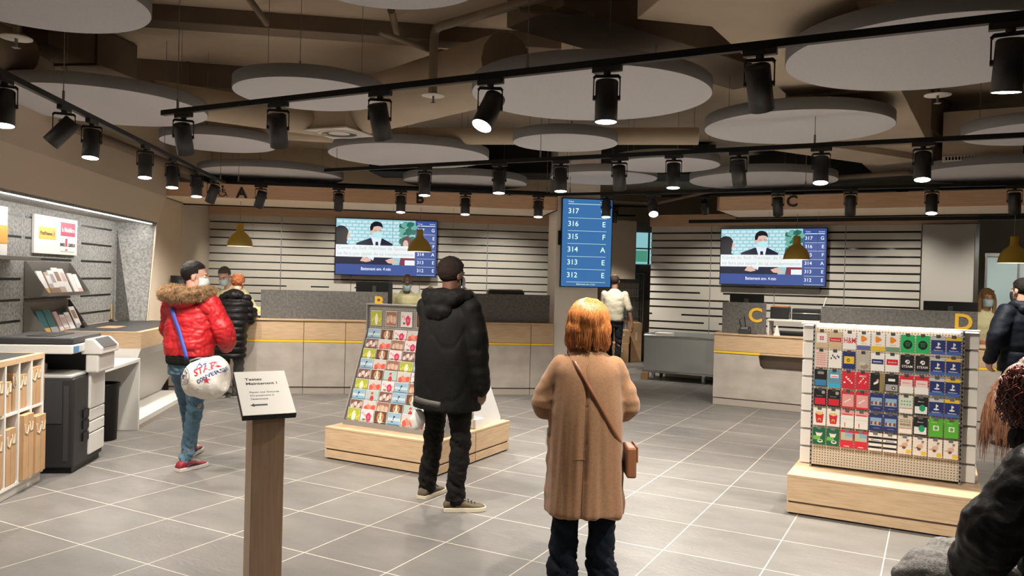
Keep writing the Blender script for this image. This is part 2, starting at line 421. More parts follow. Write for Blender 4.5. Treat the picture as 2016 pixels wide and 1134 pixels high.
tLa, tLb = Vector((*xy(-2.26, 3.3, AL), TZ)), at_z(440, 362, TZ)
track(t1a, t1b, 'nearest black lighting track crossing the whole upper picture')
track(t2a, t2b, 'middle black lighting track, second from the camera')
track(t3a, t3b, 'far black lighting track in front of the beam with letters A and B')
track(t3b, t3c, 'far black lighting track in front of the beam with letter C')
track(tLa, tLb, 'black lighting track running along the left wall')
LENS = mat('lamp_lens_lit', (1, 1, 1), emit=(1, .96, .9), es=14)
REFL = mat('lamp_reflector', (.85, .85, .85), .15, 1)
SPOTB = mat('spot_black_paint', (.014, .0135, .013), .42)
def spot_mesh():
    r = .056; L = .205
    b = MB().lathe([(.001, .0), (r * .9, 0), (r, -.006), (r, -L), (r * .95, -L), (r * .94, -L + .004), (.001, -L + .03)], 28)
    f = MB(); f.lathe([(r * .94, -L + .0015), (r * .55, -L + .010), (.001, -L + .012)], 28)
    return b, f
_sb, _sf = spot_mesh()
_mesh = {}
def spotlight(px, p0, p1, tilt_away, tilt_right, label, power=1.0, size=1.0):
    """px = picture column of the mount; tilts in degrees seen from the camera; the lamp hangs on the track p0-p1"""
    d = (p1 - p0); best = None
    for k in range(400):
        q = p0 + d * (k / 399.); rel = q - CAM; x = 1008 + FPX * rel.dot(_R) / rel.dot(_F)
        if rel.dot(_F) > .5 and (best is None or abs(x - px) < best[0]): best = (abs(x - px), q.copy())
    q = best[1]
    t = empty('spotlight', (q.x, q.y, TZ), 0, label, 'spotlight', 'black track spotlights')
    ta = atan2(d.y, d.x)
    away = Vector((q.x, q.y, 0)).normalized(); rt = Vector((away.y, -away.x, 0))
    aim = Vector((0, 0, -1)) + away * math.tan(radians(tilt_away)) + rt * math.tan(radians(tilt_right)); aim.normalize()
    rot = Vector((0, 0, -1)).rotation_difference(aim)
    if 'a' not in _mesh:
        o = MB().box(-.075, .075, -.017, .017, -.028, 0).cyl((0, 0, -.028), (0, 0, -.045), .018).build('track_adapter', SPOTB, t, bevel=.002)
        o.rotation_euler.z = ta; _mesh['a'] = o.data
        y = MB()
        for s in (-1, 1): y.box(s * .064 - .003, s * .064 + .003, -.012, .012, -.165, -.055)
        y.tube([(-.064, 0, -.058), (-.056, 0, -.047), (.056, 0, -.047), (.064, 0, -.058)], .009, 6)
        y.tube([(-.068, 0, -.155), (-.05, 0, -.155)], .013, 8); y.tube([(.05, 0, -.155), (.068, 0, -.155)], .013, 8)
        yk = y.build('yoke', SPOTB, t); _mesh['y'] = yk.data
        bo = _sb.build('lamp_body', SPOTB, t); _mesh['b'] = bo.data
        fa = _sf.build('lamp_face', LENS, t, label='glowing round lamp face'); _mesh['f'] = fa.data
    else:
        def inst(n, k):
            o = bpy.data.objects.new(n, _mesh[k]); COL.objects.link(o); o.parent = t; return o
        o = inst('track_adapter', 'a'); o.rotation_euler.z = ta
        yk = inst('yoke', 'y'); bo = inst('lamp_body', 'b'); fa = inst('lamp_face', 'f'); fa['label'] = 'glowing round lamp face'
        for q2, nm in ((o, 'bevel'),):
            b = q2.modifiers.new(nm, 'BEVEL'); b.width = .002; b.limit_method = 'ANGLE'
    yaw = atan2(rt.y, rt.x); yk.rotation_euler = (0, 0, yaw)
    pv = Vector((0, 0, -.155))
    loc = pv - rot @ Vector((0, 0, -.085))
    for o in (bo, fa):
        o.rotation_mode = 'QUATERNION'; o.rotation_quaternion = rot; o.location = loc
    ld = bpy.data.lights.new('lamp_light', 'SPOT'); ld.energy = SPOT_W * power; ld.color = SPOT_COL
    ld.spot_size = radians(108); ld.spot_blend = .8; ld.shadow_soft_size = .035
    lo = bpy.data.objects.new('lamp_light', ld); COL.objects.link(lo); lo.parent = t
    lo.rotation_mode = 'QUATERNION'; lo.rotation_quaternion = rot; lo.location = loc + rot @ Vector((0, 0, -.205 - .01))
    return t
N1 = 'nearest track'; N2 = 'middle track'; N3 = 'far track'
# column of the mount, tilt away from the camera, tilt to the right, label
for px, ta, tr, lb in [(363, 28, 10, 'grey-lit black spotlight at the left end of the nearest track'),
                       (549, 26, 6, 'black spotlight with no visible lens, second along the nearest track'),
                       (749, 20, 12, 'black spotlight with a thin lit rim, below a mid-sized ceiling panel on the nearest track'),
                       (968, -24, -22, 'black spotlight turned so its whole lit lens faces the room, on the nearest track'),
                       (1197, -2, 0, 'upright black spotlight with lit lens in front of the largest ceiling panel'),
                       (1497, 30, 8, 'large black spotlight without visible lens, second from the right on the nearest track'),
                       (1992, 6, -4, 'largest black spotlight, lit, cut by the right border')]:
    spotlight(px, t1a, t1b, ta, tr, lb, 1.6 if px > 1400 else 1.0)
for px, ta, tr, lb in [(838, -6, 0, 'lit black spotlight at the left end of the middle track'),
                       (985, -6, 0, 'lit black spotlight, second on the middle track'),
                       (1105, -6, 1, 'lit black spotlight on the middle track above the blue queue display'),
                       (1219, 28, 4, 'unlit-looking black spotlight on the middle track, right of the queue display'),
                       (1328, -6, 0, 'lit black spotlight on the middle track, centre right'),
                       (1453, 26, 7, 'black spotlight aimed away on the middle track in front of the beam end'),
                       (1619, -13, 0, 'lit black spotlight on the middle track right of the letter C'),
                       (1818, -13, 0, 'lit black spotlight on the middle track above the tall cupboard')]:
    spotlight(px, t2a, t2b, ta, tr, lb, 1.5 if px > 1600 else .9)
for px, ta, tr, lb in [(514, 20, -14, 'tilted black spotlight just right of the letter A'),
                       (668, 26, 0, 'black spotlight in front of the beam above the left screen corner'),
                       (789, -9, 0, 'lit black spotlight just left of the letter B'),
                       (916, -9, 0, 'lit black spotlight just right of the letter B'),
                       (1061, -9, 0, 'lit black spotlight at the right end of the beam with letters A and B')]:
    spotlight(px, t3a, t3b, ta, tr, lb, .8)
for px, ta, tr, lb in [(1195, -9, 0, 'small lit black spotlight hanging in front of the blue queue display'),
                       (1287, -38, 4, 'far spotlight aimed at the camera with a glaring round face'),
                       (1533, 26, 3, 'dark spotlight just left of the letter C'),
                       (1674, 24, 0, 'dark spotlight in front of the beam with letter C, right of the letter'),
                       (1836, -14, 0, 'far spotlight with a bright ring face above the tall cupboard'),
                       (1999, 22, 2, 'dark far spotlight at the right border')]:
    spotlight(px, t3b, t3c, ta, tr, lb, .8)
for px, ta, tr, lb in [(8, -9, 0, 'lit black spotlight cut by the left border'),
                       (127, 12, -40, 'spotlight strongly tilted on the track along the left wall'),
                       (182, -9, -3, 'lit black spotlight beside the tilted one on the left wall track'),
                       (286, -9, 0, 'lit black spotlight above the bright end of the display niche'),
                       (340, -9, 0, 'lit black spotlight at the left end of the wooden beam'),
                       (388, -9, 0, 'lit black spotlight in front of the beam, left of the wheelchair symbol'),
                       (420, 24, -18, 'tilted dark spotlight touching the wheelchair symbol')]:
    spotlight(px, tLa, tLb, ta, tr, lb, .8)
# tracks that light the slatted partitions from behind the wooden beams, and one behind the camera
def hidden_track(a, u0, u1, v, n, label, aim, power, z=2.86):
    p0, p1 = Vector((*xy(u0, v, a), z)), Vector((*xy(u1, v, a), z))
    t = empty('lighting_track', p0, a, label, 'lighting track', 'black lighting tracks'); MB().box(0, u1 - u0, -.018, .018, 0, .036).build('rail', BLACKM, t)
    for x in (.2, (u1 - u0) - .2): MB().tube([(x, 0, .036), (x, 0, 3.75 - z)], .003, 5).build('suspension_wire', WIRE, t)
    for i in range(n):
        q = p0.lerp(p1, (i + .5) / n); s = empty('spotlight', q, a, label.replace('black lighting track', 'black spotlight') + f', {["first", "second", "third", "fourth", "fifth", "sixth"][i]} along it', 'spotlight', 'black track spotlights')
        for nm, k in (('track_adapter', 'a'), ('yoke', 'y')): o = bpy.data.objects.new(nm, _mesh[k]); COL.objects.link(o); o.parent = s
        rot = RX(radians(aim)).to_quaternion(); loc = Vector((0, 0, -.155)) - rot @ Vector((0, 0, -.085))
        for nm, k in (('lamp_body', 'b'), ('lamp_face', 'f')): o = bpy.data.objects.new(nm, _mesh[k]); COL.objects.link(o); o.parent = s; o.rotation_mode = 'QUATERNION'; o.rotation_quaternion = rot; o.location = loc
        ld = bpy.data.lights.new('lamp_light', 'SPOT'); ld.energy = SPOT_W * power; ld.color = SPOT_COL; ld.spot_size = radians(100); ld.spot_blend = .9; ld.shadow_soft_size = .05
        lo = bpy.data.objects.new('lamp_light', ld); COL.objects.link(lo); lo.parent = s; lo.rotation_mode = 'QUATERNION'; lo.rotation_quaternion = rot; lo.location = loc + rot @ Vector((0, 0, -.215))
hidden_track(AL, -2.9, 2.3, 12.3, 4, 'black lighting track hidden behind the beam with letters A and B', 30, .62, 3.0)
hidden_track(AR, -3.9, 1.6, 12.2, 4, 'black lighting track hidden behind the beam with letter C', 30, .62, 3.0)
hidden_track(AR, -3.4, 2.4, .7, 5, 'black lighting track overhead behind the camera', 30, .10, 2.70)
hidden_track(AL, 3.0, 4.6, 15.3, 1, 'black lighting track over the roll cage in the back office', 6, 1.6, 2.95)  # made-up lamp, put in to brighten the roll cage
hidden_track(AL, 2.9, 4.4, 13.4, 1, 'black lighting track in the back office', 10, 1.6, 2.95)  # added lamp that lifts the brightness of the back office
# ------------------------------------------------------------------ ducts, pipes and boxes in the ceiling void
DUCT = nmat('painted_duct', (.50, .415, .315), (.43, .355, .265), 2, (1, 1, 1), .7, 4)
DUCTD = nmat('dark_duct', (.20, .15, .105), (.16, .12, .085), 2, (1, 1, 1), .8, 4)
PIPE = mat('painted_pipe', (.23, .175, .12), .6)
def run_duct(a0, a1, w, h, z, label, m=DUCT, name='air_duct', flanges=0):
    a0, a1 = Vector(a0), Vector(a1); d = a1 - a0; L = d.length
    t = empty(name, (a0.x, a0.y, z), atan2(d.y, d.x), label, 'duct')
    MB().box(0, L, -w / 2, w / 2, 0, h).build('casing', m, t, bevel=.006)
    for i in range(flanges):
        x = L * (i + 1) / (flanges + 1); MB().box(x - .015, x + .015, -w / 2 - .02, w / 2 + .02, -.02, h + .02).build('flange', m, t)
    return t
def run_pipe(pts, r, label, m=PIPE, name='ceiling_pipe', n=14, cat='pipe'):
    pts = [Vector(p) for p in pts]
    out = [pts[0]]
    for i in range(1, len(pts) - 1):
        a = (pts[i - 1] - pts[i]).normalized(); b = (pts[i + 1] - pts[i]).normalized(); q = r * 2.2
        for k in range(5):
            s = k / 4; out.append(pts[i] + a * q * (1 - s) ** 2 + b * q * s ** 2)
    out.append(pts[-1])
    return MB().tube(out, r, n).build(name, m, label=label, cat=cat)
Zp = at_z
run_duct(Zp(1480, -40, 3.12), Zp(1790, 345, 3.12), .78, .5, 3.12, 'big pale rectangular air duct running diagonally behind the right half of the nearest track', flanges=2)
run_duct(Zp(1330, 95, 3.05), Zp(1560, -60, 3.05), .5, .5, 3.20, 'short bulky duct branch at the top, right of centre')
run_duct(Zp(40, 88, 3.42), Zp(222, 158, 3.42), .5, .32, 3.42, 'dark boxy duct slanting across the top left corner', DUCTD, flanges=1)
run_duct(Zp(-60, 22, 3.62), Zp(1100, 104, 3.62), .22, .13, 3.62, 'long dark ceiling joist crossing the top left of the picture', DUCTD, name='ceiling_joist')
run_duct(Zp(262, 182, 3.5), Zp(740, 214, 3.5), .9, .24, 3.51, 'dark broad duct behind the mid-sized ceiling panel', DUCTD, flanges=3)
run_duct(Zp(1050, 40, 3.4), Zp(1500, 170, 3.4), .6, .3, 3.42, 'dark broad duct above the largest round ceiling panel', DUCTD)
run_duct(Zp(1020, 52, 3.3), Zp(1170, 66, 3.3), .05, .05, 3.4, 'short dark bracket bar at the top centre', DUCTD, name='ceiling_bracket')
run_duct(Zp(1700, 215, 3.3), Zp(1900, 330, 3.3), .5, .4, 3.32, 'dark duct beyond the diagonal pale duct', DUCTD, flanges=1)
run_duct(Zp(1560, 300, 3.0), Zp(1770, 330, 3.0), .5, .35, 3.05, 'pale low duct left of the diagonal duct end', DUCT)
run_pipe([Zp(390, 248, 3.08), Zp(700, 268, 3.08), Zp(1375, 268, 3.08)], .085, 'long thick round pipe running across behind the ceiling panels', DUCT)
run_pipe([Zp(300, 190, 3.1), Zp(640, 240, 3.1)], .14, 'thick round duct behind the left end of the nearest track', DUCT)
run_pipe([Zp(700, 215, 3.25), Zp(1000, 130, 3.25)], .26, 'very thick round duct rising behind the vertical sprinkler pipe', DUCT)
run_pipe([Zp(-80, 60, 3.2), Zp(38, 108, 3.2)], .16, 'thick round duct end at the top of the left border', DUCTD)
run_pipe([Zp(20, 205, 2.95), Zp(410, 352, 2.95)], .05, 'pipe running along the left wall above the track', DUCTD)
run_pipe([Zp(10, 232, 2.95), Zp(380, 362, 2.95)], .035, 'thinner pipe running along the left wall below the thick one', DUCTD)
a = Zp(855, 55, 3.45); b = Vector((a.x, a.y, 2.98)); c = Zp(1075, -8, 3.45)
run_pipe([c, a, b], .032, 'grey sprinkler pipe with an elbow that drops behind the nearest track')
run_pipe([Zp(745, 62, 3.5), Zp(850, 100, 3.5), Zp(930, 108, 3.5)], .022, 'thin bent pipe at the top, left of the sprinkler drop')
run_pipe([Zp(485, -10, 3.6), Zp(525, 46, 3.6)], .025, 'short thin tube on the ceiling at the top')
run_pipe([Zp(770, 20, 3.6), Zp(782, 66, 3.6)], .028, 'pair-like short conduit on the ceiling near the sprinkler pipe')
run_pipe([Zp(1840, 22, 3.5), Zp(2030, -12, 3.5)], .03, 'dark thin pipe at the top right corner', DUCTD)
run_pipe([Zp(1060, 385, 3.0), Zp(1290, 400, 3.0), Zp(1415, 372, 3.0)], .03, 'dark pipe behind the far track right of the queue display', DUCTD)
run_pipe([Zp(1560, 356, 3.0), Zp(1790, 340, 3.0), Zp(1900, 360, 3.0)], .03, 'dark cable bundle above the beam with letter C', DUCTD)
# sprinkler roses
for px, py, lb in [(853, 189, 'sprinkler head with a pale disc at the foot of the vertical pipe'), (32, 76, 'sprinkler head with a pale disc in the top left corner'),
                   (1846, 188, 'sprinkler head with a pale disc in front of the duct on the right')]:
    p = Zp(px, py, 2.97); t = empty('sprinkler', p, 0, lb, 'sprinkler')
    MB().lathe([(.001, 0), (.085, 0), (.085, .006), (.001, .012)], 28).build('rose', WHITEM, t)
    MB().tube([(0, 0, 0), (0, 0, -.05)], .009, 8).box(-.018, .018, -.018, .018, -.055, -.05).build('nozzle', GREYM, t)
    MB().tube([(0, 0, .01), (0, 0, .5 if px == 853 else .78)], .016, 8).build('drop_pipe', PIPE, t)
# square diffuser
p = Zp(668, 263, 2.98); t = empty('air_outlet', p, AR + .1, 'square pale air outlet with a round opening under a box', 'air outlet')
mb = MB(); mb.use(WHITEM).box(-.24, .24, -.24, .24, 0, .012); mb.lathe([(.20, 0), (.20, -.012), (.17, -.012), (.17, 0)], 36); mb.use(BLACK).lathe([(.165, -.002), (.10, -.002)], 36)
mb.build('grille', None, t)
MB().box(-.21, .21, -.21, .21, .012, .34).build('plenum_box', DUCT, t)
# boxy air unit
p = Zp(1932, 316, 3.0); t = empty('air_unit', p, AR, 'boxy air unit with a slotted outlet, high on the right', 'air unit')
bxp('casing', DUCT, t, -.36, .36, -.05, .5, .0, .52)
mb = MB(); mb.use(WHITEM).box(-.36, .36, -.065, -.05, .0, .05); mb.use(BLACK)
for k in range(22): mb.box(-.33 + .03 * k, -.312 + .03 * k, -.067, -.064, .008, .042)
mb.build('slotted_grille', None, t)
# dark services far back
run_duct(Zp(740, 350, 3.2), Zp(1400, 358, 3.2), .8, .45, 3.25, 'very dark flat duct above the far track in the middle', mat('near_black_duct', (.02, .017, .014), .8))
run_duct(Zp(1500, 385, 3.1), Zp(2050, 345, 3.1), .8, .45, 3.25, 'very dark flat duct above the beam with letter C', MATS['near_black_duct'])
run_duct(Vector((*xy(-3.3, 11.66, AR), 0)), Vector((*xy(3.2, 11.66, AR), 0)), .05, .05, 2.545, 'long black slot rail hanging under the beam with letter C', BLACKM, name='slot_rail')
# ------------------------------------------------------------------ pendant lamps
MUST = mat('mustard_enamel', (.36, .235, .018), .4); INN = mat('pendant_inner', (.9, .85, .7), .5)
BULB = mat('pendant_bulb', (1, 1, 1), emit=(1, .93, .8), es=18)
for a, u, v, z, lb in [(AL, -2.21, 11.3, 2.0, 'mustard yellow dome pendant above desk A'), (AL, .25, 11.3, 2.0, 'mustard yellow dome pendant in front of the screen above desk B'),
                       (AR, -1.67, 11.1, 2.0, 'mustard yellow dome pendant in front of the screen above desk C'), (AR, .79, 11.1, 1.985, 'mustard yellow dome pendant at the right border above desk D')]:
    t = thing('pendant_lamp', lb, 'pendant lamp', a, u, v, z, group='mustard dome pendants')
    R = .172
    mb = MB(); mb.use(MUST).lathe([(.001, .315), (.043, .315), (.045, .30), (.045, .225), (.06, .195), (.10, .165), (.14, .115), (.162, .06), (R, 0)], 40)
    mb.use(INN).lathe([(R - .003, 0), (.158, .06), (.135, .113), (.095, .16), (.001, .19)], 40)
    mb.build('shade', None, t)
    MB().ball((0, 0, .07), .045).build('bulb', BULB, t)
    MB().tube([(0, 0, .315), (0, 0, 2.617 - z if v < 11.5 else .6)], .003, 5).build('cord', WIRE, t)
    ld = bpy.data.lights.new('pendant_light', 'SPOT'); ld.energy = 25; ld.spot_size = radians(120); ld.spot_blend = .6; ld.color = SPOT_COL; ld.shadow_soft_size = .05
    lo = bpy.data.objects.new('pendant_light', ld); COL.objects.link(lo); lo.parent = t; lo.location = (0, 0, .01)
# ================================================================== COUNTERS
def em(name, rgb, k=1.0):
    c = s2l(*rgb); return mat('screen_' + name, (.01, .01, .01), .4, emit=c, es=k)
def counter_unit(a, u0, u1, v, label, top=1.0, depth=.72, recess=None):
    t = thing('counter_unit', label, 'counter', a, u0, v, group='front units of the service counters'); W = u1 - u0; g = .003
    lo = MB()
    if recess:
        r0, z0, z1 = recess
        lo.prism([(g, .10), (W - g, .10), (W - g, z0), (r0 + .07, z0), (r0 + .02, z0 + .05), (r0, z1 + .0), (g, z1)], 0, .03, 'y')
        lo.box(g, W - g, .03, depth, .10, z0)
        lo.use(LAM)
        lo.build('front_panel', LAM, t, bevel=.002)
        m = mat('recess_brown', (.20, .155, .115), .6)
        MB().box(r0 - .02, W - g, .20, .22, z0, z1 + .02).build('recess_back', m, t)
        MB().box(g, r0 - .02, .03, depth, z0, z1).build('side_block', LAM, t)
    else:
        lo.box(g, W - g, 0, depth, .10, .705).build('front_panel', LAM, t, bevel=.002)
    bxp('plinth', LAME, t, g, W - g, .012, depth, 0, .088)
    yr = recess[0] + .02 if recess else W - g
    bxp('yellow_strip', YEL, t, g, yr, -.003, depth, .708, .738, label='thin yellow strip')
    if recess: bxp('ledge', WOOD, t, yr + .005, W - g, -.03, depth, .715, .738)
    bxp('drawer_front', WOOD, t, g, W - g, 0, depth, .742, top)
    return t
us = [-3.05, -1.30, -.74, .36, 1.10, 1.845, 2.175]
lbs = ['wide counter unit left of the first seam, behind the customer in the black quilted jacket', 'narrow counter unit between two seams, left of the greeting card rack',
       'counter unit partly hidden by the greeting card rack, under desk letter B', 'counter unit hidden behind the man in the long black parka',
       'counter unit just right of the man in the long black parka', 'last narrow counter unit against the pillar']
for i in range(6): counter_unit(AL, us[i], us[i + 1], 11.07, lbs[i])
t = thing('worktop', 'long thin wooden worktop running over the counter of desks A and B', 'worktop', AL, -3.05, 11.05)
bxp('slab', WOOD, t, 0, 5.225, 0, .76, 1.002, 1.024, bevel=.003)
counter_unit(AR, -2.68, -1.36, 10.86, 'counter unit of desk C with a dark recess under its ledge', .958, recess=(.60, .52, .70))
counter_unit(AR, -1.357, .4, 10.86, 'counter unit of desk D hidden behind the gift card display', .958)
counter_unit(AR, .403, 2.6, 10.86, 'counter unit at the end of desk D beyond the gift card display', .958)
t = thing('worktop', 'wooden worktop of desks C and D', 'worktop', AR, -2.695, 10.84)
bxp('slab', WOOD, t, 0, 5.3, 0, .76, .96, .982, bevel=.003)
def felt_screen(a, u0, u1, v, z0, z1, label, letter=None, lu=0, lz=0, h=.17):
    t = thing('desk_screen', label, 'desk screen', a, u0, v)
    bxp('panel', FELTD, t, 0, u1 - u0, 0, .04, z0, z1, bevel=.004)
    if letter:
        o = MB().text(letter, h, T(lu - u0, -.006, lz) @ FRONT, 'CENTER', .005, .035).build('desk_letter', mat('yellow_letter', (.78, .47, .03), .5), t, label='yellow desk letter ' + letter)
    return t
felt_screen(AL, -1.89, -.178, 11.15, 1.024, 1.415, 'long grey felt desk screen between desk A and desk B with a yellow letter B', 'B', -.30, 1.185)
felt_screen(AL, .75, 2.12, 11.15, 1.024, 1.425, 'grey felt desk screen beside the pillar, right of the man in the parka')
felt_screen(AR, -2.60, -2.02, 10.96, .982, 1.405, 'small grey felt desk screen with a yellow letter C', 'C', -2.155, 1.15, .185)
felt_screen(AR, -1.32, .43, 10.96, .982, 1.39, 'long grey felt desk screen with a yellow letter D behind the gift card display', 'D', .285, 1.17, .19)
def monitor(a, px, py, v, w, h, ztop, zfoot, label):
    u, _ = on_v(px, py, a, v); t = thing('monitor', label, 'monitor', a, u, v, zfoot); z = ztop - zfoot
    bxp('screen', BLACK, t, -w / 2, w / 2, 0, .03, z - h, z, bevel=.006)
    MB().box(-.04, .04, -.012, -.001, z - h * .72, z - h * .5).build('badge', GREYM, t)
    MB().box(-.03, .03, -.03, 0, .01, z - .06).box(-.12, .12, -.10, .08, 0, .012).build('stand', DGREY, t, bevel=.004)
    return t
monitor(AL, 737, 566, 11.55, .52, .32, 1.555, 1.024, 'black computer monitor behind the desk screen with the letter B')
monitor(AL, 358, 552, 11.30, .30, .26, 1.575, 1.024, 'black computer monitor of desk A behind the man in the red jacket')
monitor(AR, 1470, 586, 11.35, .47, .30, 1.515, .982, 'black computer monitor above the desk screen with the letter C')
monitor(AR, 1871, 600, 11.35, .60, .34, 1.50, .982, 'wide black computer monitor above the desk screen with the letter D')
# printer behind the right desk screen of B
u, z = on_v(996, 575, AL, 11.5); t = thing('printer', 'flat grey receipt printer on the counter beside the pillar', 'printer', AL, u, 11.5, 1.024)
bxp('housing', DGREY, t, -.27, .27, -.05, .18, 0, .44, bevel=.02); bxp('lid', GREYM, t, -.25, .25, -.03, .17, .442, .465, bevel=.01)
# desk A small things
u, z = on_v(500, 628, AL, 11.2)
t = thing('yellow_bag', 'crumpled pale yellow bag on counter A beside the customer', 'bag', AL, u + .02, 11.36, 1.024)
mb = MB(); mb.ball((0, 0, .07), (.17, .12, .075), 20, 12)
mb.v = [Vector((p.x + .02 * noise.noise(p * 14), p.y, max(0, p.z + .03 * noise.noise(p * 11)))) for p in mb.v]
mb.build('sack', mat('pale_yellow_plastic', (.62, .56, .22), .5), t); bxp('stripe', mat('white_label', (.8, .78, .7), .5), t, -.1, .08, -.13, -.115, .03, .06)
u, z = on_v(497, 620, AL, 11.12); t = thing('table_card', 'small white folded card standing on counter A', 'card', AL, u, 11.12, 1.024)
MB().prism([(-.045, 0), (.045, 0), (.01, .17), (-.01, .17)], -.03, .03, 'y').build('card', WHITE, t)
# desk C small things: payment terminal, device shelf
u, z = on_v(1467, 650, AR, 10.91); t = thing('payment_terminal', 'small black payment terminal on counter C in front of the desk screen', 'payment terminal', AR, u, 10.90, .982)
MB().prism([(-.06, 0), (.05, 0), (.05, .10), (-.06, .055)], -.07, .07, 'x').build('body', DGREY, t, bevel=.008)
MB().box(-.045, .045, -.04, .02, .082, .095, M=RX(.35)).build('keypad', GREYM, t)
MB().tube([(-.05, .045, .06), (-.085, .04, .18), (-.02, .04, .25), (.0, .045, .08)], .004, 6).tube([(.06, 0, .01), (.16, .0, .006), (.1, .03, .005)], .004, 6).build('cable', BLACK, t)
t = thing('device_shelf', 'pale raised shelf carrying black desk devices between desks C and D', 'shelf', AR, -2.0, 10.97, .982)
bxp('board', WHITEM, t, 0, .66, 0, .34, .19, .215); bxp('riser', WHITEM, t, .0, .02, .02, .34, 0, .19); bxp('riser', WHITEM, t, .64, .66, .02, .34, 0, .19)
t = thing('label_printer', 'black label printer on the raised shelf beside desk screen C', 'printer', AR, -1.86, 11.15, 1.197)
bxp('housing', BLACK, t, -.12, .12, -.1, .1, 0, .16, bevel=.01); bxp('roll', mat('orange_label', (.55, .2, .05), .5), t, -.11, .11, -.09, .09, .161, .178)
t = thing('paper_tray', 'black paper tray with a wire frame on the raised shelf, near desk screen D', 'tray', AR, -1.53, 11.15, 1.197)
bxp('tray', BLACK, t, -.17, .17, -.1, .12, 0, .15, bevel=.01); MB().tube([(-.2, -.12, 0), (-.2, -.12, .09), (.2, -.12, .09), (.2, -.12, 0)], .005, 6).build('wire_frame', CHROME, t)
t = thing('note_stand', 'white folded note card on counter C right of the payment terminal', 'card', AR, -1.86, 10.90, .982)
MB().prism([(-.04, 0), (.04, 0), (.008, .13), (-.008, .13)], -.02, .02, 'y').build('card', WHITE, t)
t = thing('scale', 'flat black parcel scale under the raised shelf of desk C', 'scale', AR, -1.66, 10.955, .982)
bxp('plate', BLACK, t, -.26, .28, .03, .33, .012, .05, bevel=.006); bxp('foot', DGREY, t, -.2, .2, .06, .3, 0, .012)
t = thing('antenna_arm', 'slanted white arm rising behind the devices of desk C', 'arm', AR, -1.40, 11.3, .982)
MB().tube([(0, 0, 0), (.0, 0, .2), (.10, 0, .52)], .009, 8).build('rod', WHITE, t)
# hanging clear hygiene sheets
PLEX = mat('clear_plexiglass', (.9, .95, .95), .2, alpha=.008)
for a, u0, u1, v, lb in [(AL, -2.95, -1.95, 11.02, 'clear plexiglass sheet hanging over counter A'), (AL, -.17, .74, 11.02, 'clear plexiglass sheet hanging over counter B'),
                         (AR, -2.02, -1.33, 10.80, 'clear plexiglass sheet hanging over counter C')]:
    t = thing('plexiglass_sheet', lb, 'plexiglass', a, u0, v)
    MB().box(0, u1 - u0, 0, .004, 1.22, 2.1).build('sheet', PLEX, t)
    for x in (.04, u1 - u0 - .04): MB().tube([(x, .002, 2.08), (x, .002, 2.617)], .0015, 4).build('hanging_wire', WIRE, t)
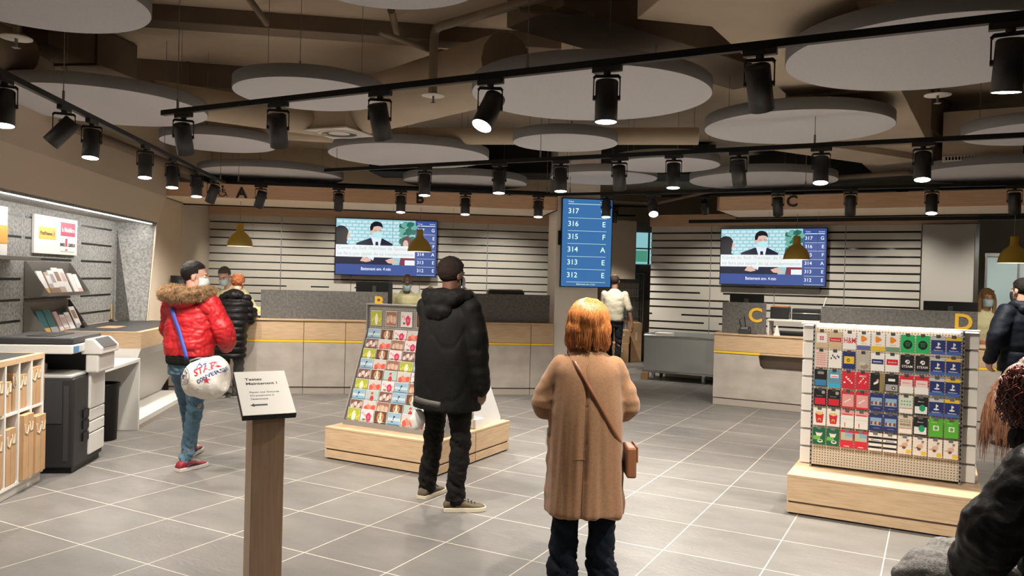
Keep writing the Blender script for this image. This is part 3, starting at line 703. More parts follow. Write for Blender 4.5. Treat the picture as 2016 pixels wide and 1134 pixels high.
# ================================================================== SCREENS
def queue_rows(mb, x0, x1, z0, z1, rows, hd, mW, txt=.5):
    n = len(rows); dz = (z1 - z0) / n; W = x1 - x0
    for i, (a, b) in enumerate(rows):
        zc = z1 - dz * (i + .5); h = dz * .40
        mb.text(a, h, T(x0, -.003, zc - h * .35) @ FRONT, 'LEFT', .0002, .008)
        mb.text(b, h, T(x1 - W * .02, -.003, zc - h * .35) @ FRONT, 'RIGHT', .0002, .008)
        mb.box(x0, x1, -.0032, -.0028, zc - dz * .5 - .002, zc - dz * .5 + .002)
ROWS = [('317', 'G'), ('316', 'E'), ('315', 'F'), ('314', 'A'), ('313', 'E'), ('312', 'E')]
SW = em('text_white', (235, 240, 250), 1.2)
def news_tv(a, u0, u1, z0, z1, v, label):
    W, H = u1 - u0, z1 - z0
    t = thing('wall_screen', label, 'screen', a, u0, v, z0)
    bxp('housing', BLACK, t, 0, W, 0, .06, 0, H, bevel=.004)
    MB().box(W * .3, W * .7, .06, .14, H * .3, H * .7).build('wall_mount', BLACKM, t)
    b = .012; mb = MB(); X = lambda x: b + x * (W - 2 * b); Zz = lambda z: b + z * (H - 2 * b)
    mb.use(em('band_blue', (56, 82, 150), 1.0)).rect(X(0), X(1), Zz(0), Zz(1), -.0008)
    q = .785; f = .19                                    # picture right edge, picture bottom
    def R(x0, x1, z0_, z1_, c, y): mb.use(c).rect(X(x0), X(x1), Zz(z0_), Zz(z1_), y)
    sky = em('picture_teal', (150, 205, 215)); R(0, q, f, 1, sky, -.0012)
    lit = em('picture_pale', (205, 232, 238)); rnd = random.Random(5)
    for k in range(9):
        z = .97 - k * .062
        for j in range(11): x = .01 + j * .062 + (k % 2) * .03; R(x, min(x + .05, .66), z - .040, z, lit, -.0014)
    gr = em('picture_green', (40, 110, 95)); gr2 = em('picture_green_light', (110, 175, 160))
    for k in range(26):
        mb.use(gr if k % 3 else gr2).disc(X(.70 + rnd.uniform(-.05, .07)), Zz(.74 + rnd.uniform(-.2, .2)), .035 * W, .05 * H, -.0016 - k * .00001, 9, jit=.4, seed=k)
    suit = em('picture_suit', (16, 24, 52)); skin = em('picture_skin', (226, 186, 172)); hair = em('picture_hair', (18, 18, 30)); msk = em('picture_mask', (190, 236, 240)); sh = em('picture_shirt', (228, 238, 250))
    # standing man in a dark suit
    mb.use(suit).poly([(X(.20), Zz(.57)), (X(.33), Zz(.66)), (X(.36), Zz(.66)), (X(.46), Zz(.66)), (X(.56), Zz(.57)), (X(.56), Zz(f)), (X(.20), Zz(f))][::1], -.0019)
    mb.use(sh).poly([(X(.345), Zz(.68)), (X(.45), Zz(.68)), (X(.425), Zz(.42)), (X(.39), Zz(.42))], -.0021)
    mb.use(suit).poly([(X(.39), Zz(.60)), (X(.415), Zz(.60)), (X(.425), Zz(.42)), (X(.385), Zz(.42))], -.0022)
    mb.use(skin).disc(X(.40), Zz(.79), .047 * W, .115 * H, -.0023, 20)
    mb.use(skin).disc(X(.337), Zz(.79), .010 * W, .035 * H, -.0023, 10)
    mb.use(hair).poly([(X(.335), Zz(.80)), (X(.332), Zz(.86)), (X(.342), Zz(.915)), (X(.362), Zz(.95)), (X(.39), Zz(.968)), (X(.42), Zz(.962)), (X(.445), Zz(.935)), (X(.458), Zz(.89)), (X(.458), Zz(.84)), (X(.445), Zz(.87)), (X(.41), Zz(.885)), (X(.37), Zz(.87)), (X(.355), Zz(.80))], -.0025)
    mb.use(msk).poly([(X(.355), Zz(.76)), (X(.42), Zz(.785)), (X(.455), Zz(.76)), (X(.45), Zz(.69)), (X(.42), Zz(.65)), (X(.38), Zz(.67))], -.0026)
    mb.use(hair).rect(X(.375), X(.40), Zz(.80), Zz(.806), -.0027).rect(X(.42), X(.45), Zz(.80), Zz(.806), -.0027)
    # woman at the left edge, woman at the right
    mb.use(hair).poly([(X(0), Zz(.50)), (X(0), Zz(.84)), (X(.02), Zz(.865)), (X(.05), Zz(.875)), (X(.085), Zz(.86)), (X(.11), Zz(.82)), (X(.122), Zz(.77)), (X(.118), Zz(.68)), (X(.105), Zz(.58)), (X(.12), Zz(.50))], -.0024)
    mb.use(skin).poly([(X(.118), Zz(.76)), (X(.138), Zz(.72)), (X(.13), Zz(.66)), (X(.105), Zz(.63))], -.0025)
    mb.use(suit).poly([(X(0), Zz(f)), (X(0), Zz(.56)), (X(.12), Zz(.55)), (X(.17), Zz(.48)), (X(.24), Zz(.24)), (X(.22), Zz(f))], -.0026)
    mb.use(em('picture_brown', (96, 62, 66))).disc(X(.70), Zz(.60), .05 * W, .12 * H, -.0024, 16, jit=.2, seed=3)
    mb.use(skin).disc(X(.69), Zz(.57), .026 * W, .075 * H, -.0026, 14)
    mb.use(em('picture_crimson', (130, 40, 66))).poly([(X(.63), Zz(f)), (X(.65), Zz(.40)), (X(.75), Zz(.42)), (X(q), Zz(.3)), (X(q), Zz(f))], -.0026)
    mb.use(skin).poly([(X(.24), Zz(.25)), (X(.27), Zz(.33)), (X(.34), Zz(.30)), (X(.35), Zz(.25)), (X(.30), Zz(.23))], -.0028)
    mb.use(skin).poly([(X(.49), Zz(.27)), (X(.55), Zz(.31)), (X(.62), Zz(.24)), (X(.58), Zz(.21)), (X(.52), Zz(.22))], -.0028)
    mb.use(sh).poly([(X(.30), Zz(.33)), (X(.38), Zz(.33)), (X(.37), Zz(.26))], -.0029)
    white = em('caption_white', (238, 244, 246), 1.0)
    R(0, q, .32, .535, white, -.0030); R(.685, q, .19, .28, white, -.0031)
    g = em('caption_grey', (188, 200, 198))
    mb.use(g).text('Corée du Sud: l\'héritier de Samsung', H * .056, T(X(.015), -.0034, Zz(.455)) @ FRONT, width=W * .72, depth=.0002)
    mb.text('ne fera pas appel de sa condamnation', H * .056, T(X(.015), -.0034, Zz(.355)) @ FRONT, width=W * .74, depth=.0002)
    mb.use(SW).text('Battement env. 4 min', H * .052, T(X(.25), -.0034, Zz(.085)) @ FRONT, width=W * .29, depth=.0002, bold=.012)
    queue_rows(mb, X(.805), X(.985), Zz(.02), Zz(.90), ROWS, 0, SW)
    mb.box(X(.805), X(.985), -.0033, -.003, Zz(.905), Zz(.915))
    mb.text('Ticket', H * .022, T(X(.81), -.0034, Zz(.935)) @ FRONT, depth=.0002); mb.text('Guichet', H * .022, T(X(.985), -.0034, Zz(.935)) @ FRONT, 'RIGHT', depth=.0002)
    mb.build('picture', None, t)
    return t
V = 13.45
(ua, za), (ub, zb) = on_v(661, 428, AL, V), on_v(859, 546, AL, V)
news_tv(AL, ua, ub, zb, za, V, 'wide wall screen showing a news picture above desk B')
(ua, za), (ub, zb) = on_v(1419, 450, AR, V), on_v(1626, 565, AR, V)
news_tv(AR, ua, ub, zb, za, V, 'wide wall screen showing a news picture above desk C')
V = 11.08
(ua, za), (ub, zb) = on_v(1107, 389, AL, V), on_v(1200, 567, AL, V)
t = thing('queue_display', 'tall blue upright screen with ticket numbers hanging on the pillar', 'screen', AL, ua, V, zb)
W, H = ub - ua + .02, za - zb
bxp('housing', BLACK, t, 0, W, 0, .055, 0, H, bevel=.004); bxp('side_box', BLACKM, t, -.04, 0, .01, .05, H * .47, H * .63)
mb = MB(); mb.use(em('queue_blue', (58, 112, 168), 1.0)).rect(.012, W - .012, .012, H - .012, -.001)
mb.use(em('queue_text', (215, 245, 235), 1.2)); queue_rows(mb, .09, W - .09, .075, H - .10, ROWS, 0, SW)
mb.box(.09, W - .09, -.0033, -.003, H - .085, H - .079)
mb.text('Ticket', .022, T(.09, -.003, H - .06) @ FRONT, depth=.0002); mb.text('Guichet', .022, T(W - .09, -.003, H - .06) @ FRONT, 'RIGHT', depth=.0002)
mb.text('Battement env. 4 min', .022, T(W / 2, -.003, .035) @ FRONT, 'CENTER', depth=.0002)
mb.build('display_face', None, t)
# ================================================================== LEFT NICHE: racks, poster, desk, table, bin, copier, shelf
RACKM = mat('warm_grey_steel', (.20, .185, .165), .5, .3)
PAPERS = [mat('paper_white', (.75, .73, .70), .5), mat('paper_pink', (.62, .42, .40), .5), mat('paper_teal', (.045, .16, .17), .5), mat('paper_brown', (.28, .17, .11), .5),
          mat('paper_grey', (.35, .34, .34), .5), mat('paper_orange', (.62, .33, .07), .5), mat('paper_photo', (.45, .36, .30), .5)]
def lthing(name, label, cat, u, v, z=0, group=None):
    # local x runs along the wall (+v), local y points into the wall (-u): facing the room
    x, y = xy(u, v, AL); return empty(name, (x, y, z), AL + pi / 2, label, cat, group)
for zt, lb in [(1.695, 'upper sloping grey leaflet rack under the white poster'), (1.30, 'lower sloping grey leaflet rack above the copier')]:
    t = lthing('leaflet_rack', lb, 'leaflet rack', -3.596, 8.19, zt - .33)
    mb = MB(); mb.box(0, 1.02, -.004, 0, 0, .33); mb.box(0, 1.02, -.22, 0, -.006, 0); mb.box(0, 1.02, -.222, -.216, -.006, .03)
    mb.build('tray', RACKM, t)
    for x in (0, 1.017): MB().prism([(0, 0), (-.22, 0), (-.22, .03), (-.02, .33), (0, .33)], x, x + .003, 'x').build('side_plate', RACKM, t)
def leaflet(x, z, w, h, tilt, main, extra, label, n=1, grp='leaflets in the wall racks'):
    t = lthing('leaflet', label, 'leaflet', -3.596 + .185, 8.19 + x, z, grp); M_ = RX(-tilt)
    mb = MB(); mb.use(PAPERS[main]).box(0, w, 0, .012, 0, h, M=M_)
    mb.use(PAPERS[extra[0]]).box(.0, w, -.001, 0, h * .05, h * .3, M=M_)
    if len(extra) > 1: mb.use(PAPERS[extra[1]]).box(w * .15, w * .85, -.001, 0, h * .5, h * .85, M=M_)
    mb.build('booklet', None, t); return t
for i, (x, w, h, m, e, lb) in enumerate([(.05, .12, .26, 0, (5, 0), 'white leaflet with an orange foot at the near end of the upper rack'), (.20, .11, .25, 6, (3, 0), 'photo leaflet second in the upper rack'),
        (.30, .12, .27, 0, (3, 4), 'white leaflet with a dark photo in the middle of the upper rack'), (.42, .14, .30, 0, (6, 3), 'tall white leaflet with a brown photo in the upper rack'),
        (.56, .13, .29, 0, (0, 1), 'white leaflet with small print in the upper rack'), (.75, .11, .24, 0, (0,), 'plain white leaflet near the far end of the upper rack'), (.87, .11, .23, 0, (1,), 'last white leaflet at the far end of the upper rack')]):
    leaflet(x, 1.366, w, h, .42, m, e, lb)
for i, (x, w, h, m, e, lb) in enumerate([(.06, .14, .26, 2, (5,), 'dark teal leaflet with an orange foot at the near end of the lower rack'), (.22, .16, .27, 2, (4,), 'second dark teal leaflet in the lower rack'),
        (.42, .09, .24, 1, (0,), 'narrow pink leaflet in the lower rack'), (.53, .12, .20, 0, (1, 1), 'short pink and white leaflet in the lower rack'), (.67, .12, .22, 0, (0, 1), 'white leaflet with pink text in the lower rack'),
        (.84, .14, .28, 0, (4, 3), 'tall white photo leaflet at the far end of the lower rack')]):
    leaflet(x, .971, w, h, .42, m, e, lb)
t = lthing('poster', 'white board with three sponsor logos on the grey felt wall', 'poster', -3.597, 8.33, 1.78)
PW, PH = 1.03, .385
bxp('board', WHITE, t, 0, PW, -.025, 0, 0, PH, bevel=.002)
mb = MB(); y = -.026
mb.use(mat('logo_yellow', (.72, .44, .09), .5)).rect(.09, .49, .145, .27, y)
mb.use(mat('logo_ink', (.03, .025, .02), .5)).text('PostFinance', .036, T(.125, y - .001, .19) @ FRONT, width=.27, bold=.02)
mb.use(mat('logo_red', (.45, .045, .10), .5)).rect(.60, .97, .20, .345, y).rect(.72, .77, .09, .175, y)
mb.poly([(.715, .045), (.78, .045), (.765, .062), (.73, .062)], y)
mb.poly([(.42, .175), (.46, .21), (.43, .245), (.425, .235), (.44, .21), (.415, .185)], y - .001)
mb.use(mat('logo_white', (.85, .82, .8), .5)).text('la Mobilière', .05, T(.625, y - .001, .245) @ FRONT, width=.32, bold=.02)
mb.use(MATS['logo_ink']).text('swiss', .05, T(.585, y - .001, .09) @ FRONT, width=.12, bold=.02).text('caution', .05, T(.79, y - .001, .09) @ FRONT, width=.18, bold=.02).rect(.60, .96, .032, .036, y)
mb.build('logos', None, t)
t = lthing('wall_shelf', 'pale metal shelf on the felt wall at the left border', 'shelf', -3.596, 6.3, 1.70)
bxp('board', RACKM, t, 0, 1.62, -.26, 0, 0, .035)
t = lthing('brochure_box', 'white and orange brochure box on the shelf at the left border', 'box', -3.50, 7.12, 1.736)
bxp('box', WHITE, t, 0, .30, -.1, .06, 0, .42); bxp('band', PAPERS[5], t, .001, .301, -.102, -.1, .10, .26)
# high writing desk
t = lthing('writing_desk', 'high wooden writing desk with a white slanted front beside the niche end', 'desk', -2.63, 8.56)
DL = 2.1
mb = MB(); mb.use(WOOD).box(0, DL, 0, .93, .83, .985); mb.build('apron', None, t, bevel=.003)
mb = MB(); mb.use(WOOD).box(0, DL, 0, .93, .985, 1.0); mb.use(DGREY).box(.06, DL - .06, .07, .88, 1.0, 1.001); mb.build('top', None, t)
MB().prism([(.0, .83), (.93, .83), (.93, .10), (.40, .10), (.03, .74)], .0, DL, 'x').build('front_panel', WHITE, t, bevel=.002)
MB().box(0, DL, 0, .93, .0, .045).build('plinth', LAME, t); MB().box(0, DL, 0, .93, .045, .10).build('foot_shelf', WHITE, t, bevel=.003)
t = lthing('pen', 'pen on a stand in the corner of the writing desk', 'pen', -3.50, 10.25, 1.001)
MB().lathe([(.001, 0), (.03, 0), (.03, .012), (.008, .03), (.001, .03)], 16).build('stand', BLACK, t); MB().tube([(0, 0, .02), (-.02, 0, .21)], .007, 8).build('barrel', PAPERS[5], t)
t = lthing('paper_sheet', 'pale paper sheet on the writing desk', 'paper', -3.05, 9.05, 1.001)
bxp('sheet', CARD, t, 0, .35, 0, .2, 0, .003, bevel=0)
t = lthing('brochure_stamp', 'small black ink stamp at the edge of the lower rack', 'stamp', -3.40, 9.10, 1.0)
MB().lathe([(.001, 0), (.022, 0), (.022, .02), (.01, .035), (.016, .06), (.001, .065)], 16).build('stamp', BLACK, t)
# white table, bin
t = lthing('side_table', 'white table between the copier and the writing desk', 'table', -2.63, 7.38)
bxp('tabletop', WHITE, t, 0, 1.17, 0, .9, .70, .735, bevel=.004); bxp('end_panel', WHITE, t, 1.13, 1.17, 0, .9, 0, .70, bevel=.003); bxp('back_panel', WHITEM, t, 0, 1.13, .86, .9, 0, .70)
t = lthing('waste_bin', 'tall black round waste bin under the white table', 'bin', -2.80, 8.05)
MB().lathe([(.001, .0), (.115, 0), (.13, .52), (.14, .525), (.14, .545), (.125, .545), (.11, .02), (.001, .02)], 32).build('bin_body', BLACK, t)
# copier
CPW = mat('copier_white', (.66, .64, .60), .45); CPB = mat('copier_black', (.018, .018, .019), .5); CPG = mat('copier_grey', (.38, .38, .37), .5)
t = lthing('copier', 'large black and white office copier beside the parcel box shelf', 'copier', -2.545, 6.70)
bxp('lower_body', CPB, t, 0, .62, .012, .60, .045, .76, bevel=.012)
bxp('base', BLACK, t, .02, .60, .03, .58, .0, .045)
for z0, z1 in [(.09, .262), (.268, .362), (.368, .464)]:
    d = bxp('paper_drawer', CPW, t, .29, .618, -.006, .02, z0, z1, bevel=.008)
    MB().lathe([(.001, 0), (.006, 0), (.006, .004), (.001, .004)], 12, M=T(.56, -.006, z1 - .03) @ RX(pi / 2)).build('drawer_badge', CPG, d)
bxp('side_door', CPW, t, .29, .618, -.006, .02, .470, .775, bevel=.008)
mb = MB()
for z in (.30, .40, .49): mb.box(.17, .285, -.001, .014, z - .075, z - .01)
mb.build('hand_recess', BLACK, t, label='dark hand recesses')
mb = MB(); mb.box(-.004, .0, .10, .30, .40, .74); mb.box(-.004, .0, .05, .09, .1, .7); mb.build('side_cover', DGREY, t, bevel=.003)
bxp('output_tray', CPG, t, .0, .42, .03, .58, .76, .785, bevel=.008); bxp('tray_stop', CPG, t, .03, .22, .30, .58, .785, .86, bevel=.01)
bxp('rear_column', CPB, t, .03, .6, .50, .60, .76, .955); bxp('side_column', CPB, t, .44, .61, .02, .56, .76, .955, bevel=.01)
bxp('scanner', CPW, t, -.01, .62, .03, .62, .955, 1.028, bevel=.008)
bxp('lid', DGREY, t, .0, .61, .03, .61, 1.032, 1.085, bevel=.012); bxp('feeder_slot', BLACK, t, .10, .48, .2, .42, 1.085, 1.09)
c = MB().prism([(-.10, .93), (.06, .93), (.06, 1.055), (-.03, 1.055), (-.10, .985)], .25, .66, 'x').build('control_panel', CPW, t, bevel=.008)
MB().box(.29, .60, -.004, .10, .0, .004, M=T(0, -.10, .987) @ RX(.75)).build('touch_screen', DGREY, c)
bxp('panel_neck', CPW, t, .26, .64, -.075, .03, .775, .93, bevel=.015)
bxp('sticker', mat('blue_sticker', (.06, .19, .40), .4), t, .02, .12, .026, .031, .965, 1.015)
bxp('sticker', mat('mixed_sticker', (.45, .5, .55), .4), t, .135, .19, .026, .031, .965, 1.015)
mb = MB(); mb.use(mat('blue_sticker', (.06, .19, .4)))
# parcel box shelf
t = lthing('box_shelf', 'white open shelf with a wooden frame full of folded parcel boxes', 'shelf', -2.70, 4.6)
SL = 1.91
mb = MB(); mb.use(WOOD).box(0, SL, 0, .42, .945, .985).box(SL - .02, SL, 0, .012, .62, .945); mb.use(DGREY).box(.05, SL - .05, .05, .37, .985, .987); mb.build('top', None, t, bevel=.002)
bxp('plinth', WHITEM, t, 0, SL, .02, .42, 0, .07); bxp('bottom_board', WHITE, t, 0, SL, 0, .42, .07, .095); bxp('middle_board', WHITE, t, 0, SL - .02, .005, .42, .585, .605); bxp('back', WHITEM, t, 0, SL, .40, .42, .095, .945)
for k, x in enumerate([0.0, .27, .51, .74, .965, 1.12, 1.30, 1.50, 1.69, 1.885]):
    bxp('divider', WHITE, t, x, x + .02, .0, .40, .095, .945)
rows = [('upper compartment, nearest the copier', 1.715, .606, .16, .26, .06), ('upper compartment, second from the copier', 1.53, .606, .14, .24, .05),
        ('lower compartment, nearest the copier', 1.715, .096, .165, .42, -.02), ('upper compartment, third from the copier', 1.325, .606, .10, .20, .03)]
TAPE = mat('pale_curve_print', (.62, .50, .36), .6)
def carton(x, z, w, h, yoff, label, d=.30):
    t = lthing('folded_carton', label, 'cardboard box', -2.70 - yoff, 4.6 + x, z, 'folded parcel boxes in the shelf')
    bxp('box', CARD, t, 0, w, 0, d, 0, h, bevel=.003)
    mb = MB(); zc = h * .80
    mb.tube([(w * .10, -.0015, zc + .03), (w * .12, -.0015, zc - .03), (w * .35, -.0015, zc - .05), (w * .5, -.0015, zc - .01), (w * .55, -.0015, zc + .03), (w * .65, -.0015, zc - .03), (w * .88, -.0015, zc - .03), (w * .9, -.0015, zc + .03)], .012, 6)
    mb.v = [Vector((p.x, max(p.y, -.0025), p.z)) for p in mb.v]
    mb.build('printed_curve', TAPE, t)
    MB().box(w * .48, w * .5, -.001, 0, 0, h).build('fold_line', mat('carton_fold', (.33, .2, .1), .8), t)
carton(1.718, .606, .155, .285, .01, 'cardboard box in the upper compartment of the shelf, nearest the copier')
carton(1.528, .606, .14, .25, .02, 'cardboard box in the upper compartment, second from the copier')
carton(1.712, .096, .165, .43, -.03, 'cardboard box with a pale curve, lower compartment nearest the copier')
carton(1.46, .607, .035, .27, .02, 'thin folded cardboard in the third upper compartment from the copier', .2)
carton(1.345, .607, .09, .22, .02, 'thin cardboard box in the third upper compartment from the copier')
carton(1.52, .096, .155, .47, -.03, 'tall cardboard box in the lower compartment, second from the copier')
carton(1.33, .096, .14, .40, 0, 'cardboard box in the lower compartment, third from the copier')
carton(1.15, .096, .13, .38, 0, 'cardboard box in the lower compartment, fourth from the copier')
carton(1.15, .606, .13, .24, 0, 'cardboard box in the upper compartment, fourth from the copier')
t = lthing('small_printer', 'small white and black printer on top of the box shelf at the left border', 'printer', -2.95, 5.75, .988)
bxp('housing', WHITE, t, 0, .28, 0, .2, 0, .07, bevel=.01); bxp('lid', BLACK, t, .01, .27, .01, .19, .07, .085, bevel=.005)
# ================================================================== SIGN POST
POSTY = radians(29)
p = at_y(523, 815, 3.62)
t = empty('sign_post', (p.x, p.y, 0), POSTY, 'brown wooden post carrying a tilted white sign, in front of everything', 'sign post')
MB().box(-.072, .072, -.072, .072, 0, .985).build('post', nmat('brown_post_wood', (.50, .34, .225), (.43, .285, .185), 5, (14, 14, 1), .45, 5), t, bevel=.003)
PM = T(-.004, -.105, .995) @ RX(radians(33))
MB().box(-.118, .118, 0, .305, -.012, .012).build('sign_base', BLACK, t, bevel=.002).matrix_local = PM
s_ = MB(); s_.use(WHITE).box(-.116, .116, .004, .303, .012, .016)
s_.use(mat('sign_ink', (.05, .05, .05), .5)); D = .0165
s_.text('Testez', .0165, T(-.075, .238, D), bold=.025, depth=.0002, xs=1.2).text('Maintenant !', .0165, T(-.075, .208, D), bold=.025, depth=.0002, xs=1.2)
s_.use(mat('sign_ink_light', (.16, .16, .16), .5))
s_.text('Payez vos factures', .011, T(-.068, .150, D), depth=.0002, xs=1.15).text('Directement à', .011, T(-.068, .127, D), depth=.0002, xs=1.15).text("l'automate.", .011, T(-.068, .104, D), depth=.0002, xs=1.15)
s_.use(MATS['sign_ink']).add([(-.075, .068, D), (-.058, .080, D), (-.058, .073, D), (.0, .073, D), (.0, .063, D), (-.058, .063, D), (-.058, .056, D)], [list(range(7))])
s_.build('sign_plate', None, t, label='white plate with black French text').matrix_local = PM
# ================================================================== PLINTHS
def plinth(u0, u1, v0, v1, label, h=.285):
    t = thing('display_plinth', label, 'plinth', AR, u0, v0); W, Dp = u1 - u0, v1 - v0
    bxp('top_board', WOOD, t, 0, W, 0, Dp, h - .018, h, bevel=.002)
    bxp('body', WOOD, t, .002, W - .002, .002, Dp - .002, .095, h - .019, bevel=.002)
    bxp('groove', mat('groove_brown', (.12, .075, .045), .7), t, .012, W - .012, .012, Dp - .012, .08, .095)
    bxp('base_board', WOOD, t, .002, W - .002, .002, Dp - .002, .012, .08, bevel=.002)
    bxp('foot', BLACK, t, .02, W - .02, .02, Dp - .02, 0, .012)
    return t
plinth(-4.78, -3.58, 5.42, 6.043, 'low wooden plinth carrying the greeting card rack')
plinth(-4.78, -3.58, 6.047, 6.67, 'low wooden plinth joined behind the one of the greeting card rack')
plinth(-.92, .30, 5.97, 7.0, 'low wooden plinth of the gift card display, pale top brightly lit')
# ================================================================== GREETING CARD RACK
RU0, RU1 = -4.73, -3.63
t = thing('card_rack', 'sloping grey metal greeting card rack on the middle wooden plinth', 'card rack', AR, RU0, 5.60, .285); RW = RU1 - RU0
prof = [(0, 0), (0, .05), (.30, .83), (.32, .845), (.32, 1.09), (.36, 1.09), (.36, 0)]
RKM = mat('rack_side_grey', (.30, .285, .27), .45, .3)
for x in (0, RW - .012): MB().prism(prof, x, x + .012, 'x').build('side_panel', RKM, t)
def rail_mat(nm='pegboard_grey', c0=(.30, .28, .25, 1), c1=(.05, .045, .04, 1)):
    m = mat(nm, (.16, .15, .14), .6); nt = m.node_tree; N = nt.nodes; K = nt.links
    tc = N.new('ShaderNodeTexCoord'); v = N.new('ShaderNodeTexVoronoi'); v.inputs['Scale'].default_value = 52; v.inputs['Randomness'].default_value = 0
    r = N.new('ShaderNodeMath'); r.operation = 'LESS_THAN'; r.inputs[1].default_value = .24
    mp = N.new('ShaderNodeMapping'); mp.inputs['Scale'].default_value = (1, 0, 1)
    K.new(tc.outputs['Object'], mp.inputs[0]); K.new(mp.outputs[0], v.inputs['Vector']); K.new(v.outputs['Distance'], r.inputs[0])
    mx = N.new('ShaderNodeMix'); mx.data_type = 'RGBA'; mx.inputs[6].default_value = c0; mx.inputs[7].default_value = c1
    K.new(r.outputs[0], mx.inputs[0]); K.new(mx.outputs[2], N['Principled BSDF'].inputs['Base Color']); return m
PEG = rail_mat()
bxp('crown_panel', PEG, t, .012, RW - .012, .335, .345, .845, 1.08); MB().box(-.004, RW + .004, .30, .37, 1.08, 1.095).build('top_rail', RKM, t, bevel=.003)
MB().box(0, .014, .30, .32, .84, 1.085).box(RW - .014, RW, .30, .32, .84, 1.085).build('crown_frame', RKM, t)
MB().box(.012, RW - .012, .0, .012, 0, .045).build('front_lip', RKM, t)
steps = 9
tierm = MB()
for k in range(steps):
    y0 = .014 + k * .0335; z0 = .03 + k * .0905
    tierm.box(.012, RW - .012, y0 + .004, y0 + .045, z0 - .004, z0)
tierm.build('tier_shelf', RKM, t)
wl = MB()
for k in range(steps):
    y0 = .014 + k * .0335; z0 = .03 + k * .0905; wl.tube([(.012, y0 - .002, z0 + .028), (RW - .012, y0 - .002, z0 + .028)], .0018, 4)
wl.build('front_wire', CHROME, t)
def cm(n, c): return mat('card_' + n, c, .28)
def art(mb, kind, w, h):
    """picture of a greeting card: local x 0..w, z 0..h, facing -y"""
    y = -.0022
    if kind == 'field':
        mb.use(cm('field_green', (.38, .42, .05))).rect(0, w, 0, h, y)
        for k in range(7): mb.use(cm('field_yellow', (.68, .60, .08))).disc(w * (.1 + .14 * k), h * (.35 + .3 * ((k * 7) % 5) / 5), w * .06, h * .10, y - .0002, 7, jit=.5, seed=k)
        mb.use(cm('pale_fur', (.72, .70, .62))).disc(w * .5, h * .35, w * .15, h * .30, y - .0004, 12, jit=.25, seed=2).disc(w * .52, h * .66, w * .10, h * .15, y - .0005, 10)
    elif kind == 'rose':
        mb.use(cm('rose_pale', (.70, .62, .62))).rect(0, w, 0, h, y)
        for k in range(5): mb.use(cm('rose_pink', (.66, .30, .36))).disc(w * (.15 + .17 * k), h * (.7 - .12 * (k % 3)), w * .07, h * .10, y - .0002, 8, jit=.4, seed=k)
        mb.use(cm('rose_red', (.58, .03, .09))).disc(w * .62, h * .42, w * .20, h * .30, y - .0004, 11, jit=.3, seed=5); mb.use(cm('rose_hot', (.74, .14, .22))).disc(w * .62, h * .44, w * .10, h * .15, y - .0006, 8, jit=.3, seed=6)
        mb.use(cm('leaf', (.08, .20, .05))).disc(w * .28, h * .25, w * .14, h * .08, y - .0003, 8, jit=.5, seed=8)
    elif kind == 'dog':
        mb.use(cm('dog_dark', (.13, .06, .035))).rect(0, w, 0, h, y)
        mb.use(cm('dog_tan', (.46, .24, .12))).disc(w * .5, h * .5, w * .27, h * .42, y - .0002, 14, jit=.12, seed=1); mb.use(cm('pale_fur', (.72, .70, .62))).disc(w * .5, h * .52, w * .07, h * .40, y - .0004, 10).disc(w * .5, h * .28, w * .15, h * .16, y - .0005, 10)
        mb.use(cm('ink', (.02, .02, .02))).disc(w * .5, h * .34, w * .04, h * .05, y - .0006, 8).disc(w * .38, h * .58, w * .03, h * .045, y - .0006, 8).disc(w * .62, h * .58, w * .03, h * .045, y - .0006, 8)
    elif kind == 'bird':
        mb.use(cm('bird_sky', (.26, .42, .54))).rect(0, w, 0, h, y); mb.use(cm('bird_haze', (.50, .60, .66))).rect(0, w, h * .42, h * .62, y - .0002); mb.use(cm('bird_sea', (.14, .33, .46))).rect(0, w, h * .1, h * .22, y - .0002)
        mb.use(cm('ink', (.02, .02, .02))).disc(w * .45, h * .48, w * .035, h * .19, y - .0005, 9).disc(w * .5, h * .70, w * .07, h * .07, y - .0005, 8, rot=.4).disc(w * .38, h * .34, w * .10, h * .035, y - .0005, 8)
        mb.use(cm('white', (.8, .8, .8))).disc(w * .46, h * .43, w * .016, h * .11, y - .0007, 8)
    elif kind == 'poppy':
        mb.use(cm('poppy_bg', (.55, .52, .50))).rect(0, w, 0, h, y)
        for k, (a, b, r) in enumerate([(.25, .35, .17), (.55, .4, .15), (.82, .45, .17), (.4, .55, .12)]): mb.use(cm('poppy_red', (.72, .10, .06)) if k % 2 == 0 else cm('poppy_light', (.78, .24, .17))).disc(w * a, h * b, w * r, h * r * 1.5, y - .0002 - k * .0001, 9, jit=.35, seed=k)
    elif kind == 'puppies':
        mb.use(cm('pup_dark', (.18, .10, .09))).rect(0, w, 0, h, y)
        for k in range(6): mb.use(cm('pup_pink', (.56, .38, .32)) if k % 2 else cm('pup_white', (.70, .60, .54))).disc(w * (.16 + .14 * k), h * (.40 + .12 * (k % 3)), w * .10, h * .20, y - .0002 - k * .0001, 9, jit=.35, seed=k)
        mb.use(cm('ink', (.02, .02, .02))).disc(w * .3, h * .55, w * .02, h * .03, y - .001, 7).disc(w * .6, h * .5, w * .02, h * .03, y - .001, 7)
    elif kind == 'family':
        mb.use(cm('fam_brown', (.30, .15, .10))).rect(0, w, 0, h, y)
        for k in range(5): mb.use(cm('fam_skin', (.55, .33, .24)) if k % 2 else cm('fam_light', (.62, .45, .36))).disc(w * (.18 + .16 * k), h * (.42 + .1 * ((k * 3) % 4) / 3), w * .11, h * .26, y - .0002 - k * .0001, 10, jit=.3, seed=k + 9)
    elif kind == 'girl':
